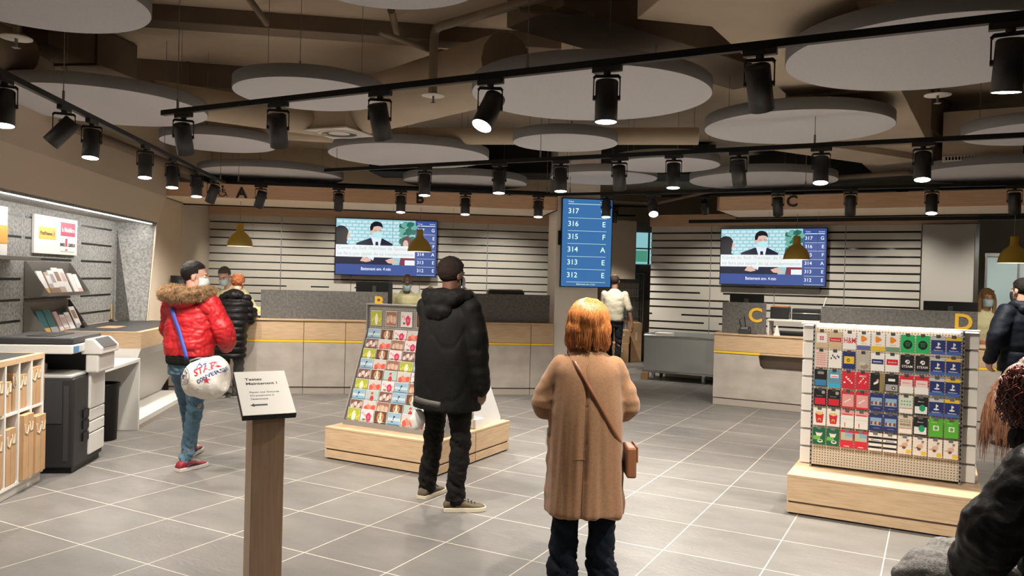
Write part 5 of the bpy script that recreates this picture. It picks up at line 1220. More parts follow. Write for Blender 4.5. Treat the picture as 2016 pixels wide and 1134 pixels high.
SKIN_D = nmat('skin_dark', (.13, .06, .038), (.10, .047, .03), 12, (1, 1, 1), .42, 4)
SKIN_M = nmat('skin_mid', (.34, .18, .12), (.29, .15, .10), 12, (1, 1, 1), .5, 4)
MASKB = mat('mask_blue', (.36, .52, .60), .7); MASKW = mat('mask_pale', (.55, .62, .66), .7)
EYEW = mat('eye_white', (.7, .68, .65), .2); EYED = mat('eye_dark', (.03, .02, .015), .15)
def feet_px(x, y, yaw, L, R, z=0):
    """feet from the pixels of heel and toe: {side: (x, y, turn)} in the person's frame"""
    out = {}; a = radians(-yaw)
    for q, (h, t_) in ((-1, L), (1, R)):
        h, t_ = at_z(*h, 0), at_z(*t_, 0); m = h.lerp(t_, .30); dx, dy = m.x - x, m.y - y; d = t_ - h
        out[q] = (dx * cos(a) - dy * sin(a), dx * sin(a) + dy * cos(a), math.degrees(atan2(-d.x, d.y)) - yaw)
    return out
class Person:
    """local frame: facing +y, right hand at +x, feet on z = 0"""
    def __init__(s, label, x, y, yaw, H, girth=1.0, lean=(0, 0), pelvis=None, lean_mid=None, feet=None, hands=None, head_turn=0, head_pitch=0, sh=.118, poles=None, z=0):
        s.root = empty('person', (x, y, z), radians(yaw), label, 'person'); s.H = H; s.g = girth
        s.pel = Vector(pelvis or (0, 0, .515 * H)); lx, ly = lean; base = s.pel
        k = H
        L = .30 * k; tilt = Vector((lx, ly, 0)); up = sqrt(max(L * L - tilt.length ** 2, .01))
        s.shc = base + Vector((lx, ly, up)); m = lean_mid or (.45, .5); s.waist = base + Vector((lx * .28, ly * .25, up * .30)); s.chest = base + Vector((lx * .72, ly * .68, up * .72))
        s.neck = s.shc + Vector((lx * .12, ly * .16 + .005, .040 * k)); s.head = s.neck + Vector((lx * .15, ly * .25 + .02, .082 * k))
        s.MH = T(*s.head) @ RZ(radians(head_turn)) @ RX(-radians(head_pitch)); s.hk = k / 1.74 * 1.02
        s.shl = {q: s.shc + Vector((q * sh * k, 0, -.012 * k)) for q in (-1, 1)}
        hands = hands or {}; poles = poles or {}; s.el = {}; s.wr = {}
        for q in (-1, 1):
            tgt = hands.get(q, (q * (sh * k + .06), .03, s.shl[q].z - .315 * k)); pole = poles.get(q, (q * .5, -1, -.2))
            s.el[q], s.wr[q] = ik(s.shl[q], tgt, .170 * k, .150 * k, pole)
        s.feet = feet or {-1: (-.10, 0, 8), 1: (.10, 0, -8)}
        s.hip = {q: s.pel + Vector((q * .052 * k, 0, -.01 * k)) for q in (-1, 1)}; s.kn = {}; s.an = {}
        for q in (-1, 1):
            fx, fy, fa = s.feet[q][:3]; fz = s.feet[q][3] if len(s.feet[q]) > 3 else 0
            a = Vector((fx, fy, .045 * k + fz)); pole = poles.get(q * 2, Vector((-sin(radians(fa)), cos(radians(fa)), .1)))
            lg = max(.231 * k, (a - s.hip[q]).length * .5015); s.kn[q], s.an[q] = ik(s.hip[q], a, lg, lg, pole)
    def body(s, skin, fingers=None, voxel=.0075, nose=1.0):
        k = s.H; mb = MB(); g = s.g
        keys = [(s.pel - Vector((0, 0, .05 * k)), .075, .06), (s.pel, .088, .066), (s.waist, .074, .055), (s.chest, .090, .064), (s.shc - Vector((0, 0, .02 * k)), .082, .052), (s.shc + Vector((0, 0, .022 * k)), .042, .036)]
        kk = ipol([(*p, a * k, b * k) for p, a, b in keys], 16); loft(mb, [q[:3] for q in kk], [q[3] for q in kk], [q[4] for q in kk])
        limb(mb, [s.shc - Vector((0, 0, .02)), s.neck, s.head - Vector((0, .01, .04))], [.040 * k, .033 * k, .034 * k], m=8)
        head_shape(mb, s.MH, s.hk, nose)
        for q in (-1, 1):
            limb(mb, [s.shl[q] * .9 + s.shc * .1, s.el[q], s.wr[q]], [.030 * k, .023 * k, .0155 * k])
            d = (s.wr[q] - s.el[q]).normalized(); hd = (fingers or {}).get(q, {})
            dv = Vector(hd.get('d', d)); nv = Vector(hd.get('n', (-q, 0, 0)))
            hand(mb, s.wr[q], dv, nv, hd.get('t', q if True else 1), hd.get('curl', .35), sc_=s.H / 1.75)
            limb(mb, [s.hip[q], s.kn[q], s.an[q]], [.048 * k, .031 * k, .022 * k]); mb.ball(s.an[q] + Vector((0, .03, -.02)), (.03, .07, .03), 12, 8)
        return link('body', fuse(mb, voxel, 2), skin, s.root)
    def eyes(s, iris=EYED, brow=None):
        mb = MB(); M_ = s.MH @ Matrix.Scale(s.hk, 4)
        for q in (-1, 1):
            mb.M = M_; mb.use(EYEW).ball((q * .030, .078, .002), (.0125, .010, .008), 12, 8); mb.use(iris).ball((q * .030, .0875, .002), (.0055, .0025, .0055), 10, 6)
        mb.build('eyes', None, s.root)
        if brow:
            b = MB(); b.M = M_
            for q in (-1, 1): b.tube([(q * .014, .096, .022), (q * .032, .095, .028), (q * .050, .082, .022)], .0045, 6)
            b.build('eyebrows', brow, s.root)
    def mask(s, m=MASKB):
        mb = MB(); mb.M = s.MH @ Matrix.Scale(s.hk, 4)
        N_ = 13; R_ = 9; vs = []
        for i in range(R_):
            z = -.012 - .098 * i / (R_ - 1)
            for j in range(N_):
                a = radians(-78 + 156 * j / (N_ - 1)); w_ = .064 - .012 * (i / (R_ - 1)) ** 2; dp = .078 + .032 * sin(pi * (.12 + .75 * i / (R_ - 1))) ** .7
                vs.append((w_ * sin(a) * 1.08, .012 + dp * cos(a) ** .8 if cos(a) > 0 else .012, z + .0018 * ((i % 3) - 1)))
        mb.add(vs, [(i * N_ + j, i * N_ + j + 1, (i + 1) * N_ + j + 1, (i + 1) * N_ + j) for i in range(R_ - 1) for j in range(N_ - 1)], True)
        for q in (-1, 1):
            for zz in (-.018, -.100): mb.tube([(q * .066, .030, zz), (q * .079, .010, zz * .4 - .01), (q * .083, -.012, -.006)], .0016, 5)
        o = mb.build('face_mask', m, s.root); md = o.modifiers.new('t', 'SOLIDIFY'); md.thickness = .002; return o
    def top(s, m, hem, rh, rw, rc, sleeve, name='jacket', voxel=.011, fn=None, label=None, smooth=5, shoulder=1.0, sleeve_end=1.0, neck=.055, hem_off=(0, 0), shirt=False, arms=(-1, 1)):
        """rh, rw, rc = (rx, ry) at hem, waist, chest; sleeve = radii at shoulder, elbow, cuff"""
        k = s.H; mb = MB(); hz = Vector((s.pel.x + hem_off[0], s.pel.y + hem_off[1], hem))
        keys = [(hz, *rh)]
        if hem < s.pel.z - .12: keys.append((hz.lerp(s.pel, .5), (rh[0] + rw[0]) / 2, (rh[1] + rw[1]) / 2))
        keys += [(s.waist, *rw), (s.chest, *rc), (s.shc - Vector((0, 0, .03 * k)), rc[0] * .97, rc[1] * .86), (s.shc + Vector((0, 0, .012 * k)), rc[0] * .60, rc[1] * .66), (s.neck - Vector((0, 0, .005)), neck, neck)]
        kk = ipol([(*p, a, b) for p, a, b in keys], 22); loft(mb, [q[:3] for q in kk], [q[3] for q in kk], [q[4] for q in kk])
        for q in arms:
            e = s.el[q].lerp(s.wr[q], sleeve_end) if sleeve_end > 0 else s.shl[q].lerp(s.el[q], 1 + sleeve_end)
            if sleeve_end > 0: limb(mb, [s.shl[q] + Vector((-q * .02, 0, -.005)), s.shl[q].lerp(s.el[q], .5), s.el[q], e], [sleeve[0], (sleeve[0] + sleeve[1]) / 2, sleeve[1], sleeve[2]], m=18)
            else: limb(mb, [s.shl[q] + Vector((-q * .02, 0, -.005)), e], [sleeve[0], sleeve[1]], m=8)
        me = fuse(mb, voxel, smooth, fn); s.last = me
        return link(name, me, m, s.root, label)
    def trousers(s, m, r=(.085, .062, .055), top=None, fn=None, name='trousers', voxel=.010, stop=.02):
        k = s.H; mb = MB(); tz = top or s.waist
        loft(mb, [s.pel - Vector((0, 0, .06 * k)), s.pel, tz], [.092 * k * s.g, .098 * k * s.g, .085 * k * s.g], [.066 * k * s.g, .072 * k * s.g, .062 * k * s.g])
        for q in (-1, 1):
            a = s.an[q] + (s.an[q] - s.kn[q]).normalized() * stop
            limb(mb, [s.hip[q], s.hip[q].lerp(s.kn[q], .5), s.kn[q], s.kn[q].lerp(a, .5), a], [r[0], (r[0] + r[1]) / 2 + .006, r[1], (r[1] + r[2]) / 2, r[2]], m=20)
        def f(co, n):
            lz = co.z / k; a = .008 + .014 * max(0, 1 - abs(lz - .09) / .11) + .009 * max(0, 1 - abs(lz - .29) / .10)
            q_ = Vector((co.x * 8, co.y * 8, co.z * 19 + co.x * 12)); return a * noise.noise(q_) - .6 * a * max(0, 1 - abs(noise.noise(q_ * 1.5)) * 6) + .004 * noise.noise(co * 20)
        return link(name, fuse(mb, voxel, 4, fn or f), m, s.root)
    def shoes(s, upper, sole, L=.29, w=.052, hgt=.085, lace=None, accent=None):
        for q in (-1, 1):
            a = s.an[q]; fa = radians(s.feet[q][2]); fz = s.feet[q][3] if len(s.feet[q]) > 3 else 0
            M_ = T(a.x, a.y, fz) @ RZ(fa); st = []
            prof = [(-.075, .030, .055), (-.06, .036, .080), (-.02, .038, hgt + .02), (.03, .040, hgt), (.08, .046, .066), (.13, .050, .050), (.175, .044, .042), (.205, .026, .030)]
            sc_ = L / .285
            mb = MB(); mb.M = M_; n = 16; vs = []
            for y, hw, h in prof:
                for j in range(n):
                    t_ = 2 * pi * j / n; cx, cy = cos(t_), sin(t_); vs.append((hw * w / .05 * abs(cx) ** .85 * (1 if cx > 0 else -1), y * sc_, .02 + (h * .5 - .01) * (1 + abs(cy) ** .8 * (1 if cy > 0 else -1))))
            k = len(prof); fs = [(i * n + j, i * n + (j + 1) % n, (i + 1) * n + (j + 1) % n, (i + 1) * n + j) for i in range(k - 1) for j in range(n)] + [list(range(n))[::-1], [(k - 1) * n + j for j in range(n)]]
            mb.add(vs, fs, True); sh = mb.build('shoe', upper, s.root)
            b = MB(); b.M = M_; out = []
            for y, hw, h in prof: out.append((hw * w / .05 + .005, y * sc_ * 1.02))
            poly = out + [(-x, y) for x, y in reversed(out)]; b.prism(poly, 0.0, .030, 'z'); b.build('sole', sole, sh, bevel=.004)
            if lace or accent:
                c = MB(); c.M = M_
                if lace:
                    for i in range(5): y = (.045 + .022 * i) * sc_; z = hgt + .014 - .011 * i; c.use(lace).tube([(-.024, y, z - .008), (0, y + .004, z + .003), (.024, y, z - .008)], .0035, 5)
                if accent: c.use(accent); c.tube([(-.046 * w / .05, -.02, .04), (-.052 * w / .05, .05, .055), (-.050 * w / .05, .10, .04)], .006, 6); c.tube([(.046 * w / .05, -.02, .04), (.052 * w / .05, .05, .055), (.050 * w / .05, .10, .04)], .006, 6)
                c.build('laces', None, sh)
    def hair_cap(s, m, rx=.083, ry=.103, rz=.095, dz=.032, dy=-.016, cut=.02, fn=None, name='hair', extra=None):
        """short hair: a shell over the skull that leaves the face free"""
        mb = MB(); mb.M = s.MH @ Matrix.Scale(s.hk, 4); mb.ball((0, dy, dz), (rx, ry, rz), 26, 18)
        if extra: extra(mb)
        me = fuse(mb, .006, 3, fn or (lambda co, n: .003 * noise.noise(co * 60)))
        inv = (s.MH @ Matrix.Scale(s.hk, 4)).inverted(); bm = bmesh.new(); bm.from_mesh(me); dl = []
        for v in bm.verts:
            p = inv @ v.co
            if (p.y > .030 and p.z < .055 + (p.y - .03) * .35) or (p.z < -.030 - cut and p.y > -.03) or p.z < -.062 - cut or (abs(p.x) > .06 and p.y > .004 and p.z < .02): dl.append(v)
        bmesh.ops.delete(bm, geom=dl, context='VERTS'); bm.to_mesh(me); bm.free()
        return link(name, me, m, s.root)
    def world_to_local(s, p):
        a = s.root.rotation_euler.z; d = Vector(p) - s.root.location; return Vector((d.x * cos(-a) - d.y * sin(-a), d.x * sin(-a) + d.y * cos(-a), d.z))
def ribbon(me_list, pts, direction, width, thick, off=.004):
    """strip lying on a garment: pts = points to cast from along direction"""
    bvs = []
    for me in me_list: bvs.append(BVHTree.FromPolygons([v.co for v in me.vertices], [tuple(p.vertices) for p in me.polygons]))
    out = []; d = Vector(direction).normalized()
    for p in pts:
        p = Vector(p); best = None
        for b in bvs:
            h = b.ray_cast(p, d)
            if h[0] is not None and (best is None or h[3] < best[3]): best = h
        if best: out.append(best[0] - d * off)
    # smooth
    for _ in range(2): out = [out[0]] + [(out[i - 1] + out[i] * 2 + out[i + 1]) / 4 for i in range(1, len(out) - 1)] + [out[-1]]
    return out
def strap_mesh(pts, nrm, width, thick):
    mb = MB(); k = len(pts); vs = []
    for i, p in enumerate(pts):
        t = (pts[min(i + 1, k - 1)] - pts[max(i - 1, 0)]).normalized(); n = Vector(nrm[i]) if isinstance(nrm, list) else Vector(nrm); n = (n - t * n.dot(t)).normalized(); s = t.cross(n)
        for a, b in ((-1, -1), (1, -1), (1, 1), (-1, 1)): vs.append(p + s * a * width / 2 + n * b * thick / 2)
    fs = [(i * 4 + j, i * 4 + (j + 1) % 4, i * 4 + 4 + (j + 1) % 4, i * 4 + 4 + j) for i in range(k - 1) for j in range(4)] + [(3, 2, 1, 0), tuple(4 * (k - 1) + j for j in range(4))]
    return mb.add(vs, fs, True)
def strands(mb, roots, path, r=.0012, seg=6, taper=.3):
    for p0 in roots:
        pts = path(p0)
        mb.tube(pts, [r * (1 - (1 - taper) * i / (len(pts) - 1)) for i in range(len(pts))], 3, cap=False)
def fabric(name, c, k=.85, rough=.85, scale=60, bump=.15, sheen=0.0):
    return nmat(name, c, tuple(x * k for x in c), scale, (1, 1, 1), rough, 5, bump, scale * 3, sheen=sheen, spec=.15)
# ---------------------------------------------------------------- woman in the camel coat
p = at_y(1152, 900, 4.15)
W = Person('woman with copper bobbed hair in a camel coat with a brown shoulder bag', p.x, 4.15, 0, 1.52,
           hands={-1: (-.12, .25, .97), 1: (.12, .25, .97)}, poles={-1: (-.55, -.5, -1), 1: (.55, -.5, -1)}, sh=.104, feet={-1: (-.105, 0, 8), 1: (.105, .02, -8)})
for q in (-1, 1): W.shl[q].z -= .022
W.body(SKIN_L, {-1: {'curl': .7, 'n': (.3, -.3, 1)}, 1: {'curl': .7, 'n': (-.3, -.3, 1)}})
CAMEL = nmat('camel_wool', (.265, .138, .067), (.225, .114, .053), 90, (1, 1, 1), .95, 5, .12, 300, sheen=.15)
def coat_fn(co, n):
    b = max(0, min(1, (1.25 - co.z) / .5)); a = atan2(co.y, co.x)
    f = .016 * b * noise.noise(Vector((a * 2.6, 3.1, co.z * .9))) + .010 * b * noise.noise(Vector((a * 5.5, 1.1, co.z * 1.3)))
    arm = max(0, min(1, (abs(co.x) - .16) / .06)); f += .012 * arm * noise.noise(Vector((co.x * 8, co.y * 8, co.z * 18)))
    if n.y < -.3 and abs(co.x + .012) < .006 and co.z > .62: f -= .004
    return f
W.top(CAMEL, .425, (.212, .168), (.192, .150), (.178, .134), (.060, .072, .060), 'coat', .009, coat_fn, smooth=8, neck=.062)
coat_me = W.last
# collar
mb = MB()
for q, r_, zz in ((0, .078, 1.262), (1, .072, 1.285), (2, .066, 1.30)):
    pass
kk = [(r_ * 1.22 * cos(a), -.004 + r_ * 1.05 * sin(a), z_) for a in np.linspace(0, 2 * pi, 1) for r_, z_ in ((.07, 1.3),)]
prof = [(.098, 1.246), (.100, 1.262), (.082, 1.288), (.066, 1.292), (.060, 1.268)]
vs = []; n = 40
for r_, z_ in prof:
    for j in range(n): a = 2 * pi * j / n; vs.append((r_ * 1.05 * cos(a), .004 + r_ * .92 * sin(a), z_ + (.012 * sin(a) * -1) - .01))
mb.add(vs, [(i * n + j, i * n + (j + 1) % n, (i + 1) * n + (j + 1) % n, (i + 1) * n + j) for i in range(len(prof) - 1) for j in range(n)], True)
o = mb.build('collar', CAMEL, W.root); md = o.modifiers.new('t', 'SOLIDIFY'); md.thickness = .006
# seam, vent, strap and bag
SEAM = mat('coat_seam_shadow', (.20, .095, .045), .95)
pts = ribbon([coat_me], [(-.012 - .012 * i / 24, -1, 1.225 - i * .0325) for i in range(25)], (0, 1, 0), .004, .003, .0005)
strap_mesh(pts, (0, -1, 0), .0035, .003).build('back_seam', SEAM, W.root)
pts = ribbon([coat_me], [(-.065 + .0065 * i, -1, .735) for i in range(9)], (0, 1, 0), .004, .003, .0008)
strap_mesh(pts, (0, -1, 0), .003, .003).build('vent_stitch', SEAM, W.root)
BROWNL = mat('brown_leather', (.17, .065, .028), .42)
back = ribbon([coat_me], [Vector((-.098, -1, 1.262)).lerp(Vector((.196, -1, .765)), i / 24) for i in range(25)], (0, 1, 0), 0, 0, .004)
front = ribbon([coat_me], [Vector((-.098, 1, 1.262)).lerp(Vector((.196, 1, .765)), i / 24) for i in range(25)], (0, -1, 0), 0, 0, .004)
loop = list(reversed(front)) + [Vector((-.098, 0, 1.285))] + back
nr = [(0, 1, .2)] * 25 + [(0, 0, 1)] + [(0, -1, .2)] * 25
strap_mesh(loop, nr, .021, .004).build('bag_strap', BROWNL, W.root)
t = empty('shoulder_bag', (W.root.location.x + .222, 4.15 - .02, .735), 0, 'small brown leather bag hanging at the right hip of the camel coat', 'bag')
mb = MB(); mb.prism([(-.10, -.10), (.10, -.10), (.085, .055), (-.085, .055)], -.018, .032, 'x'); mb.build('pouch', BROWNL, t, bevel=.01)
MB().prism([(-.09, -.02), (.09, -.02), (.083, .06), (-.083, .06)], .030, .040, 'x').build('flap', BROWNL, t, bevel=.004)
t = empty('white_paper', (W.root.location.x - .182, 4.15 + .17, .79), .2, 'white paper held in front of the camel coat, its edge showing at her left side', 'paper')
bxp('sheet', WHITE, t, -.02, .02, -.02, .02, -.05, .05, bevel=.004)
W.trousers(fabric('dark_navy_cloth', (.006, .009, .016)), (.082, .075, .080), stop=.01)
W.shoes(BLACK, BLACK, .25, .046)
# copper bob
HAIRC = nmat('copper_hair', (.36, .115, .028), (.20, .055, .014), 30, (5, 5, .5), .42, 4, spec=.6)
mb = MB(); mb.M = W.MH @ Matrix.Scale(W.hk, 4)
mb.ball((0, -.018, .030), (.112, .122, .104), 24, 16); mb.ball((0, -.040, -.040), (.126, .092, .080), 24, 14); mb.ball((0, -.044, -.095), (.118, .076, .042), 24, 12)
for q in (-1, 1): mb.ball((q * .092, .005, -.05), (.030, .052, .080), 14, 10)
me = fuse(mb, .007, 4, lambda co, n: .008 * noise.noise(Vector((co.x * 45, co.y * 45, co.z * 6))))
hb = link('hair', me, HAIRC, W.root)
bv = BVHTree.FromPolygons([v.co for v in me.vertices], [tuple(p_.vertices) for p_ in me.polygons])
rnd = random.Random(11); mb = MB(); HM = W.MH @ Matrix.Scale(W.hk, 4)
crown = HM @ Vector((.01, -.03, .135))
for i in range(2600):
    a = rnd.uniform(-pi, pi); z0 = rnd.uniform(.05, 1)
    dirv = Vector((cos(a), sin(a), 0)); pts = []
    L = rnd.uniform(.85, 1.08); wob = rnd.uniform(-.02, .02); ph = rnd.uniform(0, 6)
    ok = not (sin(a) > .45)
    st = rnd.uniform(0, .35)
    for k in range(9):
        t_ = st + (1 - st) * k / 8
        ang = t_ * 2.05
        if t_ < .55:
            q = HM @ Vector((.11 * sin(ang * 1.40) * cos(a + wob * k), -.018 + .125 * sin(ang * 1.40) * sin(a + wob * k), .028 + .115 * cos(ang * 1.40)))
        else:
            e = (t_ - .55) / .45
            q = HM @ Vector((.11 * (1 + .05 * sin(e * 5 + ph)) * cos(a + wob * k), -.018 + .118 * sin(a + wob * k) - .01 * e, .028 + .115 * cos(.55 * 2.05 * 1.4) - e * .165 * L))
        h = bv.find_nearest(q)
        if h[0] is not None:
            dd = (q - h[0]); q = h[0] + h[1] * rnd.uniform(.002, .009)
            if t_ > .9: q.z -= rnd.uniform(.0, .034); q += h[1] * rnd.uniform(-.004, .014)
        pts.append(q)
    if ok or rnd.random() < .3: mb.tube(pts, [.0019, .002, .002, .002, .0019, .0018, .0015, .0011, .0006], 3, cap=False)
mb.build('hair_strands', nmat('copper_hair_strand', (.70, .28, .085), (.42, .14, .04), 40, (3, 3, .6), .36, 3, spec=.7), hb)
# ---------------------------------------------------------------- man in the black parka
p = at_y(880, 990, 5.68)
HP = 1.775
m1x = p.x - .02
m1 = Person('tall man in a long black hooded parka and dark beanie at the greeting card rack', m1x, 5.68, -32, HP, 1.05,
            hands={-1: (-.16, .26, .92), 1: (.265, .05, .83)}, poles={-1: (-.8, -.6, -.6), 1: (.3, -1, 0)}, head_turn=-8, head_pitch=6, sh=.118,
            feet=feet_px(m1x, 5.68, -32, ((828, 984), (868, 966)), ((872, 1006), (948, 1004))))
m1.body(SKIN_D, {1: {'curl': .55, 'n': (-1, .2, 0), 't': 1, 'd': (.02, .12, -1)}, -1: {'curl': .9, 'n': (0, -.2, 1)}})
PARKA = fabric('black_parka_cloth', (.007, .0065, .006), .7, .7, 40, .2)
def parka_fn(co, n):
    f = .009 * noise.noise(Vector((co.x * 6, co.y * 6, co.z * 2.2))) + .004 * noise.noise(Vector((co.x * 14, co.y * 14, co.z * 7))) - .004 * max(0, 1 - abs(noise.noise(Vector((co.x * 7, co.y * 7, co.z * 2.6 + 9)))) * 7)
    arm = max(0, min(1, (abs(co.x) - .21) / .05)); return f + .012 * arm * noise.noise(Vector((co.x * 6, co.y * 6, co.z * 20)))
m1.top(PARKA, .70, (.262, .195), (.245, .185), (.225, .160), (.088, .080, .066), 'parka', .010, parka_fn, smooth=7, neck=.085)
pk = m1.last
pts = ribbon([pk], [(-.25 + .0175 * i, -1, .775 - .0012 * i) for i in range(20)], (0, 1, 0), 0, 0, .001)
strap_mesh(pts, (0, -1, 0), .042, .003).build('grey_hem_band', mat('grey_band', (.075, .07, .06), .6), m1.root, label='grey reflective band')
mb = MB(); hz = m1.shc.z
mb.ball((0, -.10, hz + .035), (.155, .085, .085), 22, 14); mb.ball((0, -.125, hz - .035), (.12, .06, .09), 20, 12)
for q in (-1, 1): limb(mb, [(q * .05, -.13, hz + .055), (q * .145, -.06, hz + .065), (q * .15, .04, hz + .045), (q * .07, .10, hz - .01)], [.05, .055, .05, .04], m=10)
link('hood', fuse(mb, .009, 4, lambda co, n: .010 * noise.noise(co * 14) + .005 * noise.noise(co * 30)), PARKA, m1.root)
rnd = random.Random(3); mb = MB()
for i in range(520):
    a = rnd.uniform(-.15, 1.15) * pi; r0 = .135
    c = Vector((r0 * cos(a) * 1.05, .02 - .13 * sin(a), hz + .095 + .012 * sin(3 * a))); d = Vector((cos(a) * rnd.uniform(.2, 1), -sin(a) * rnd.uniform(.2, 1), rnd.uniform(.1, 1))).normalized()
    mb.tube([c, c + d * .018, c + d * .034 + Vector((rnd.uniform(-.01, .01), rnd.uniform(-.01, .01), -.005))], [.0016, .0013, .0005], 3, cap=False)
mb.build('fur_trim', nmat('dark_fur', (.16, .09, .05), (.06, .035, .02), 30, (1, 1, 1), .8, 3), m1.root)
m1.trousers(fabric('black_denim', (.009, .008, .007), .7, .8, 50), (.092, .075, .066), stop=.0)
m1.shoes(fabric('olive_suede', (.125, .10, .065), .8, .9, 80), mat('cream_sole', (.62, .55, .42), .6), .30, .056, .085, lace=mat('dark_lace', (.03, .025, .02), .8))
m1.hair_cap(fabric('brown_beanie', (.022, .014, .012), .75, .9, 120, .3), .086, .108, .098, .030, -.014, .03, name='beanie')
m1.mask(MASKW)
t = empty('white_bag', (*at_y(822, 828, 5.75)[:2], at_y(822, 845, 5.75).z), 0, 'small crumpled white plastic bag hanging at the left side of the black parka', 'bag')
mb = MB(); mb.ball((0, 0, .07), (.055, .03, .075), 16, 12); mb.v = [v_ + Vector((.012 * noise.noise(v_ * 22), 0, .015 * noise.noise(v_ * 18))) for v_ in mb.v]; mb.build('sack', WHITE, t)
# ---------------------------------------------------------------- man in the red jacket
p = at_y(372, 900, 6.6)
r1 = Person('man in a red padded jacket with a brown fur collar and blue jeans', p.x - .02, 6.6, -20, 1.71, 1.05,
            hands={-1: (-.13, .30, 1.02), 1: (.15, .28, 1.00)}, poles={-1: (-1, -.5, -.6), 1: (1, -.5, -.7)}, head_turn=-52, head_pitch=4, sh=.124, lean=(0, .02),
            feet=feet_px(p.x - .02, 6.6, -20, ((370, 900), (394, 884)), ((347, 930), (404, 916))))
r1.body(SKIN_L, {-1: {'curl': .7, 'n': (.3, -.3, 1)}, 1: {'curl': .7, 'n': (-.3, -.3, 1)}})
RED = nmat('red_nylon', (.50, .012, .018), (.40, .008, .014), 12, (1, 1, 1), .5, 4, .25, 40)
def red_fn(co, n):
    r_ = abs(noise.noise(Vector((co.x * 11, co.y * 11, co.z * 24 + 3))))
    return .010 * noise.noise(Vector((co.x * 6, co.y * 6, co.z * 13))) + .006 * noise.noise(co * 18) - .010 * max(0, 1 - r_ * 7) - .003 * max(0, cos(co.z * 2 * pi / .11)) ** 6 * (1 if co.z < 1.2 else 0)
r1.top(RED, .93, (.195, .160), (.215, .170), (.205, .150), (.092, .088, .058), 'jacket', .010, red_fn, smooth=6, neck=.075)
mb = MB(); loft(mb, [(0, 0, .865), (0, 0, .89), (0, 0, .93), (0, 0, .95)], [.180, .188, .190, .17], [.145, .150, .152, .14]); link('rib_hem', fuse(mb, .009, 3), fabric('black_rib', (.012, .011, .01), .7, .9, 90, .3), r1.root, 'black ribbed hem')
hz = r1.shc.z; mb = MB()
mb.ball((0, -.09, hz + .01), (.14, .07, .08), 20, 12); link('hood', fuse(mb, .01, 3, lambda co, n: .008 * noise.noise(co * 16)), RED, r1.root)
FURB = nmat('brown_fur', (.42, .26, .13), (.13, .065, .028), 26, (1, 1, 1), .8, 4)
mb = MB(); rnd = random.Random(8)
ringp = [Vector((.185 * cos(a), -.015 - .165 * sin(a) if sin(a) > 0 else -.015 - .11 * sin(a), hz + .075 - .02 * max(0, sin(a)))) for a in np.linspace(-.25 * pi, 1.25 * pi, 26)]
core = MB(); core.tube(ringp, [.05] * 26, 14); core.ball(ringp[0], .05); core.ball(ringp[-1], .05)
me = fuse(core, .011, 2, lambda co, n: .012 * noise.noise(co * 30)); fr = link('fur_collar', me, FURB, r1.root, 'brown fur collar')
for v_ in me.vertices:
    for _ in range(2):
        d = (v_.normal + Vector((rnd.uniform(-.7, .7), rnd.uniform(-.7, .7), rnd.uniform(-.9, .4)))).normalized(); c = v_.co; L = rnd.uniform(.015, .034)
        mb.tube([c, c + d * L * .55, c + d * L + Vector((0, 0, -.006))], [.0016, .0013, .0004], 3, cap=False)
mb.build('fur_strands', FURB, fr)
def jean_fn(co, n):
    a = .008 + .016 * max(0, 1 - abs(co.z - .16) / .16) + .012 * max(0, 1 - abs(co.z - .48) / .14) + .008 * max(0, 1 - abs(co.z - .80) / .1); q_ = Vector((co.x * 9, co.y * 9, co.z * 21 + co.x * 14)); return a * noise.noise(q_) - .7 * a * max(0, 1 - abs(noise.noise(q_ * 1.6)) * 6)
r1.trousers(nmat('blue_jeans', (.045, .105, .165), (.085, .165, .225), 3.5, (1, 1, .7), .85, 5, .1, 160, sheen=.1), (.090, .067, .052), fn=jean_fn, stop=-.015)
r1.shoes(mat('red_shoe', (.26, .012, .025), .6), mat('white_sole', (.6, .55, .5), .6), .29, .050, .082, lace=mat('pale_lace', (.6, .55, .5), .8), accent=mat('navy_stripe', (.03, .035, .07), .6))
r1.hair_cap(fabric('black_hair', (.014, .011, .010), .6, .6, 150, .4), .084, .105, .096, .032, -.014, .02); r1.mask(MASKW); r1.eyes()
# white duffel bag
cb = at_y(405, 742, 6.28); t = empty('duffel_bag', cb, radians(-12), 'white duffel bag with star and lettering on a blue strap behind the red jacket', 'bag')
BAGW = nmat('white_canvas', (.66, .62, .57), (.60, .56, .51), 14, (1, 1, 1), .7, 4, .3, 50)
mb = MB(); kk = [(-.165, .05), (-.155, .11), (-.11, .165), (0, .185), (.11, .175), (.155, .13), (.168, .06)]
loft(mb, [(x_, 0, .01 if abs(x_) < .15 else .02) for x_, _ in kk], [r_ * .82 for _, r_ in kk], [r_ for _, r_ in kk], side=(0, 1, 0))
bagme = fuse(mb, .009, 4, lambda co, n: .012 * noise.noise(Vector((co.x * 12, co.y * 8, co.z * 6))))
for v_ in bagme.vertices:
    if v_.co.z > 0: v_.co.z *= .80 + .25 * v_.co.x / .17
link('bag_body', bagme, BAGW, t)
bagbv = BVHTree.FromPolygons([v_.co for v_ in bagme.vertices], [tuple(p_.vertices) for p_ in bagme.polygons])
pr = MB()
def on_bag(shape, m):
    """drape flat shapes (local x, z) on the camera side of the bag"""
    tmp = MB(); shape(tmp); pr.use(m); vs_ = []
    for v_ in tmp.v:
        h = bagbv.ray_cast(Vector((v_.x, -1, v_.z)), Vector((0, 1, 0))); y_ = (h[0].y if h[0] is not None else 0) - .0025; vs_.append((v_.x, y_, v_.z))
    pr.add(vs_, tmp.f)
NAVY = mat('bag_blue', (.03, .06, .22), .6); CRIM = mat('bag_red', (.42, .02, .05), .6)
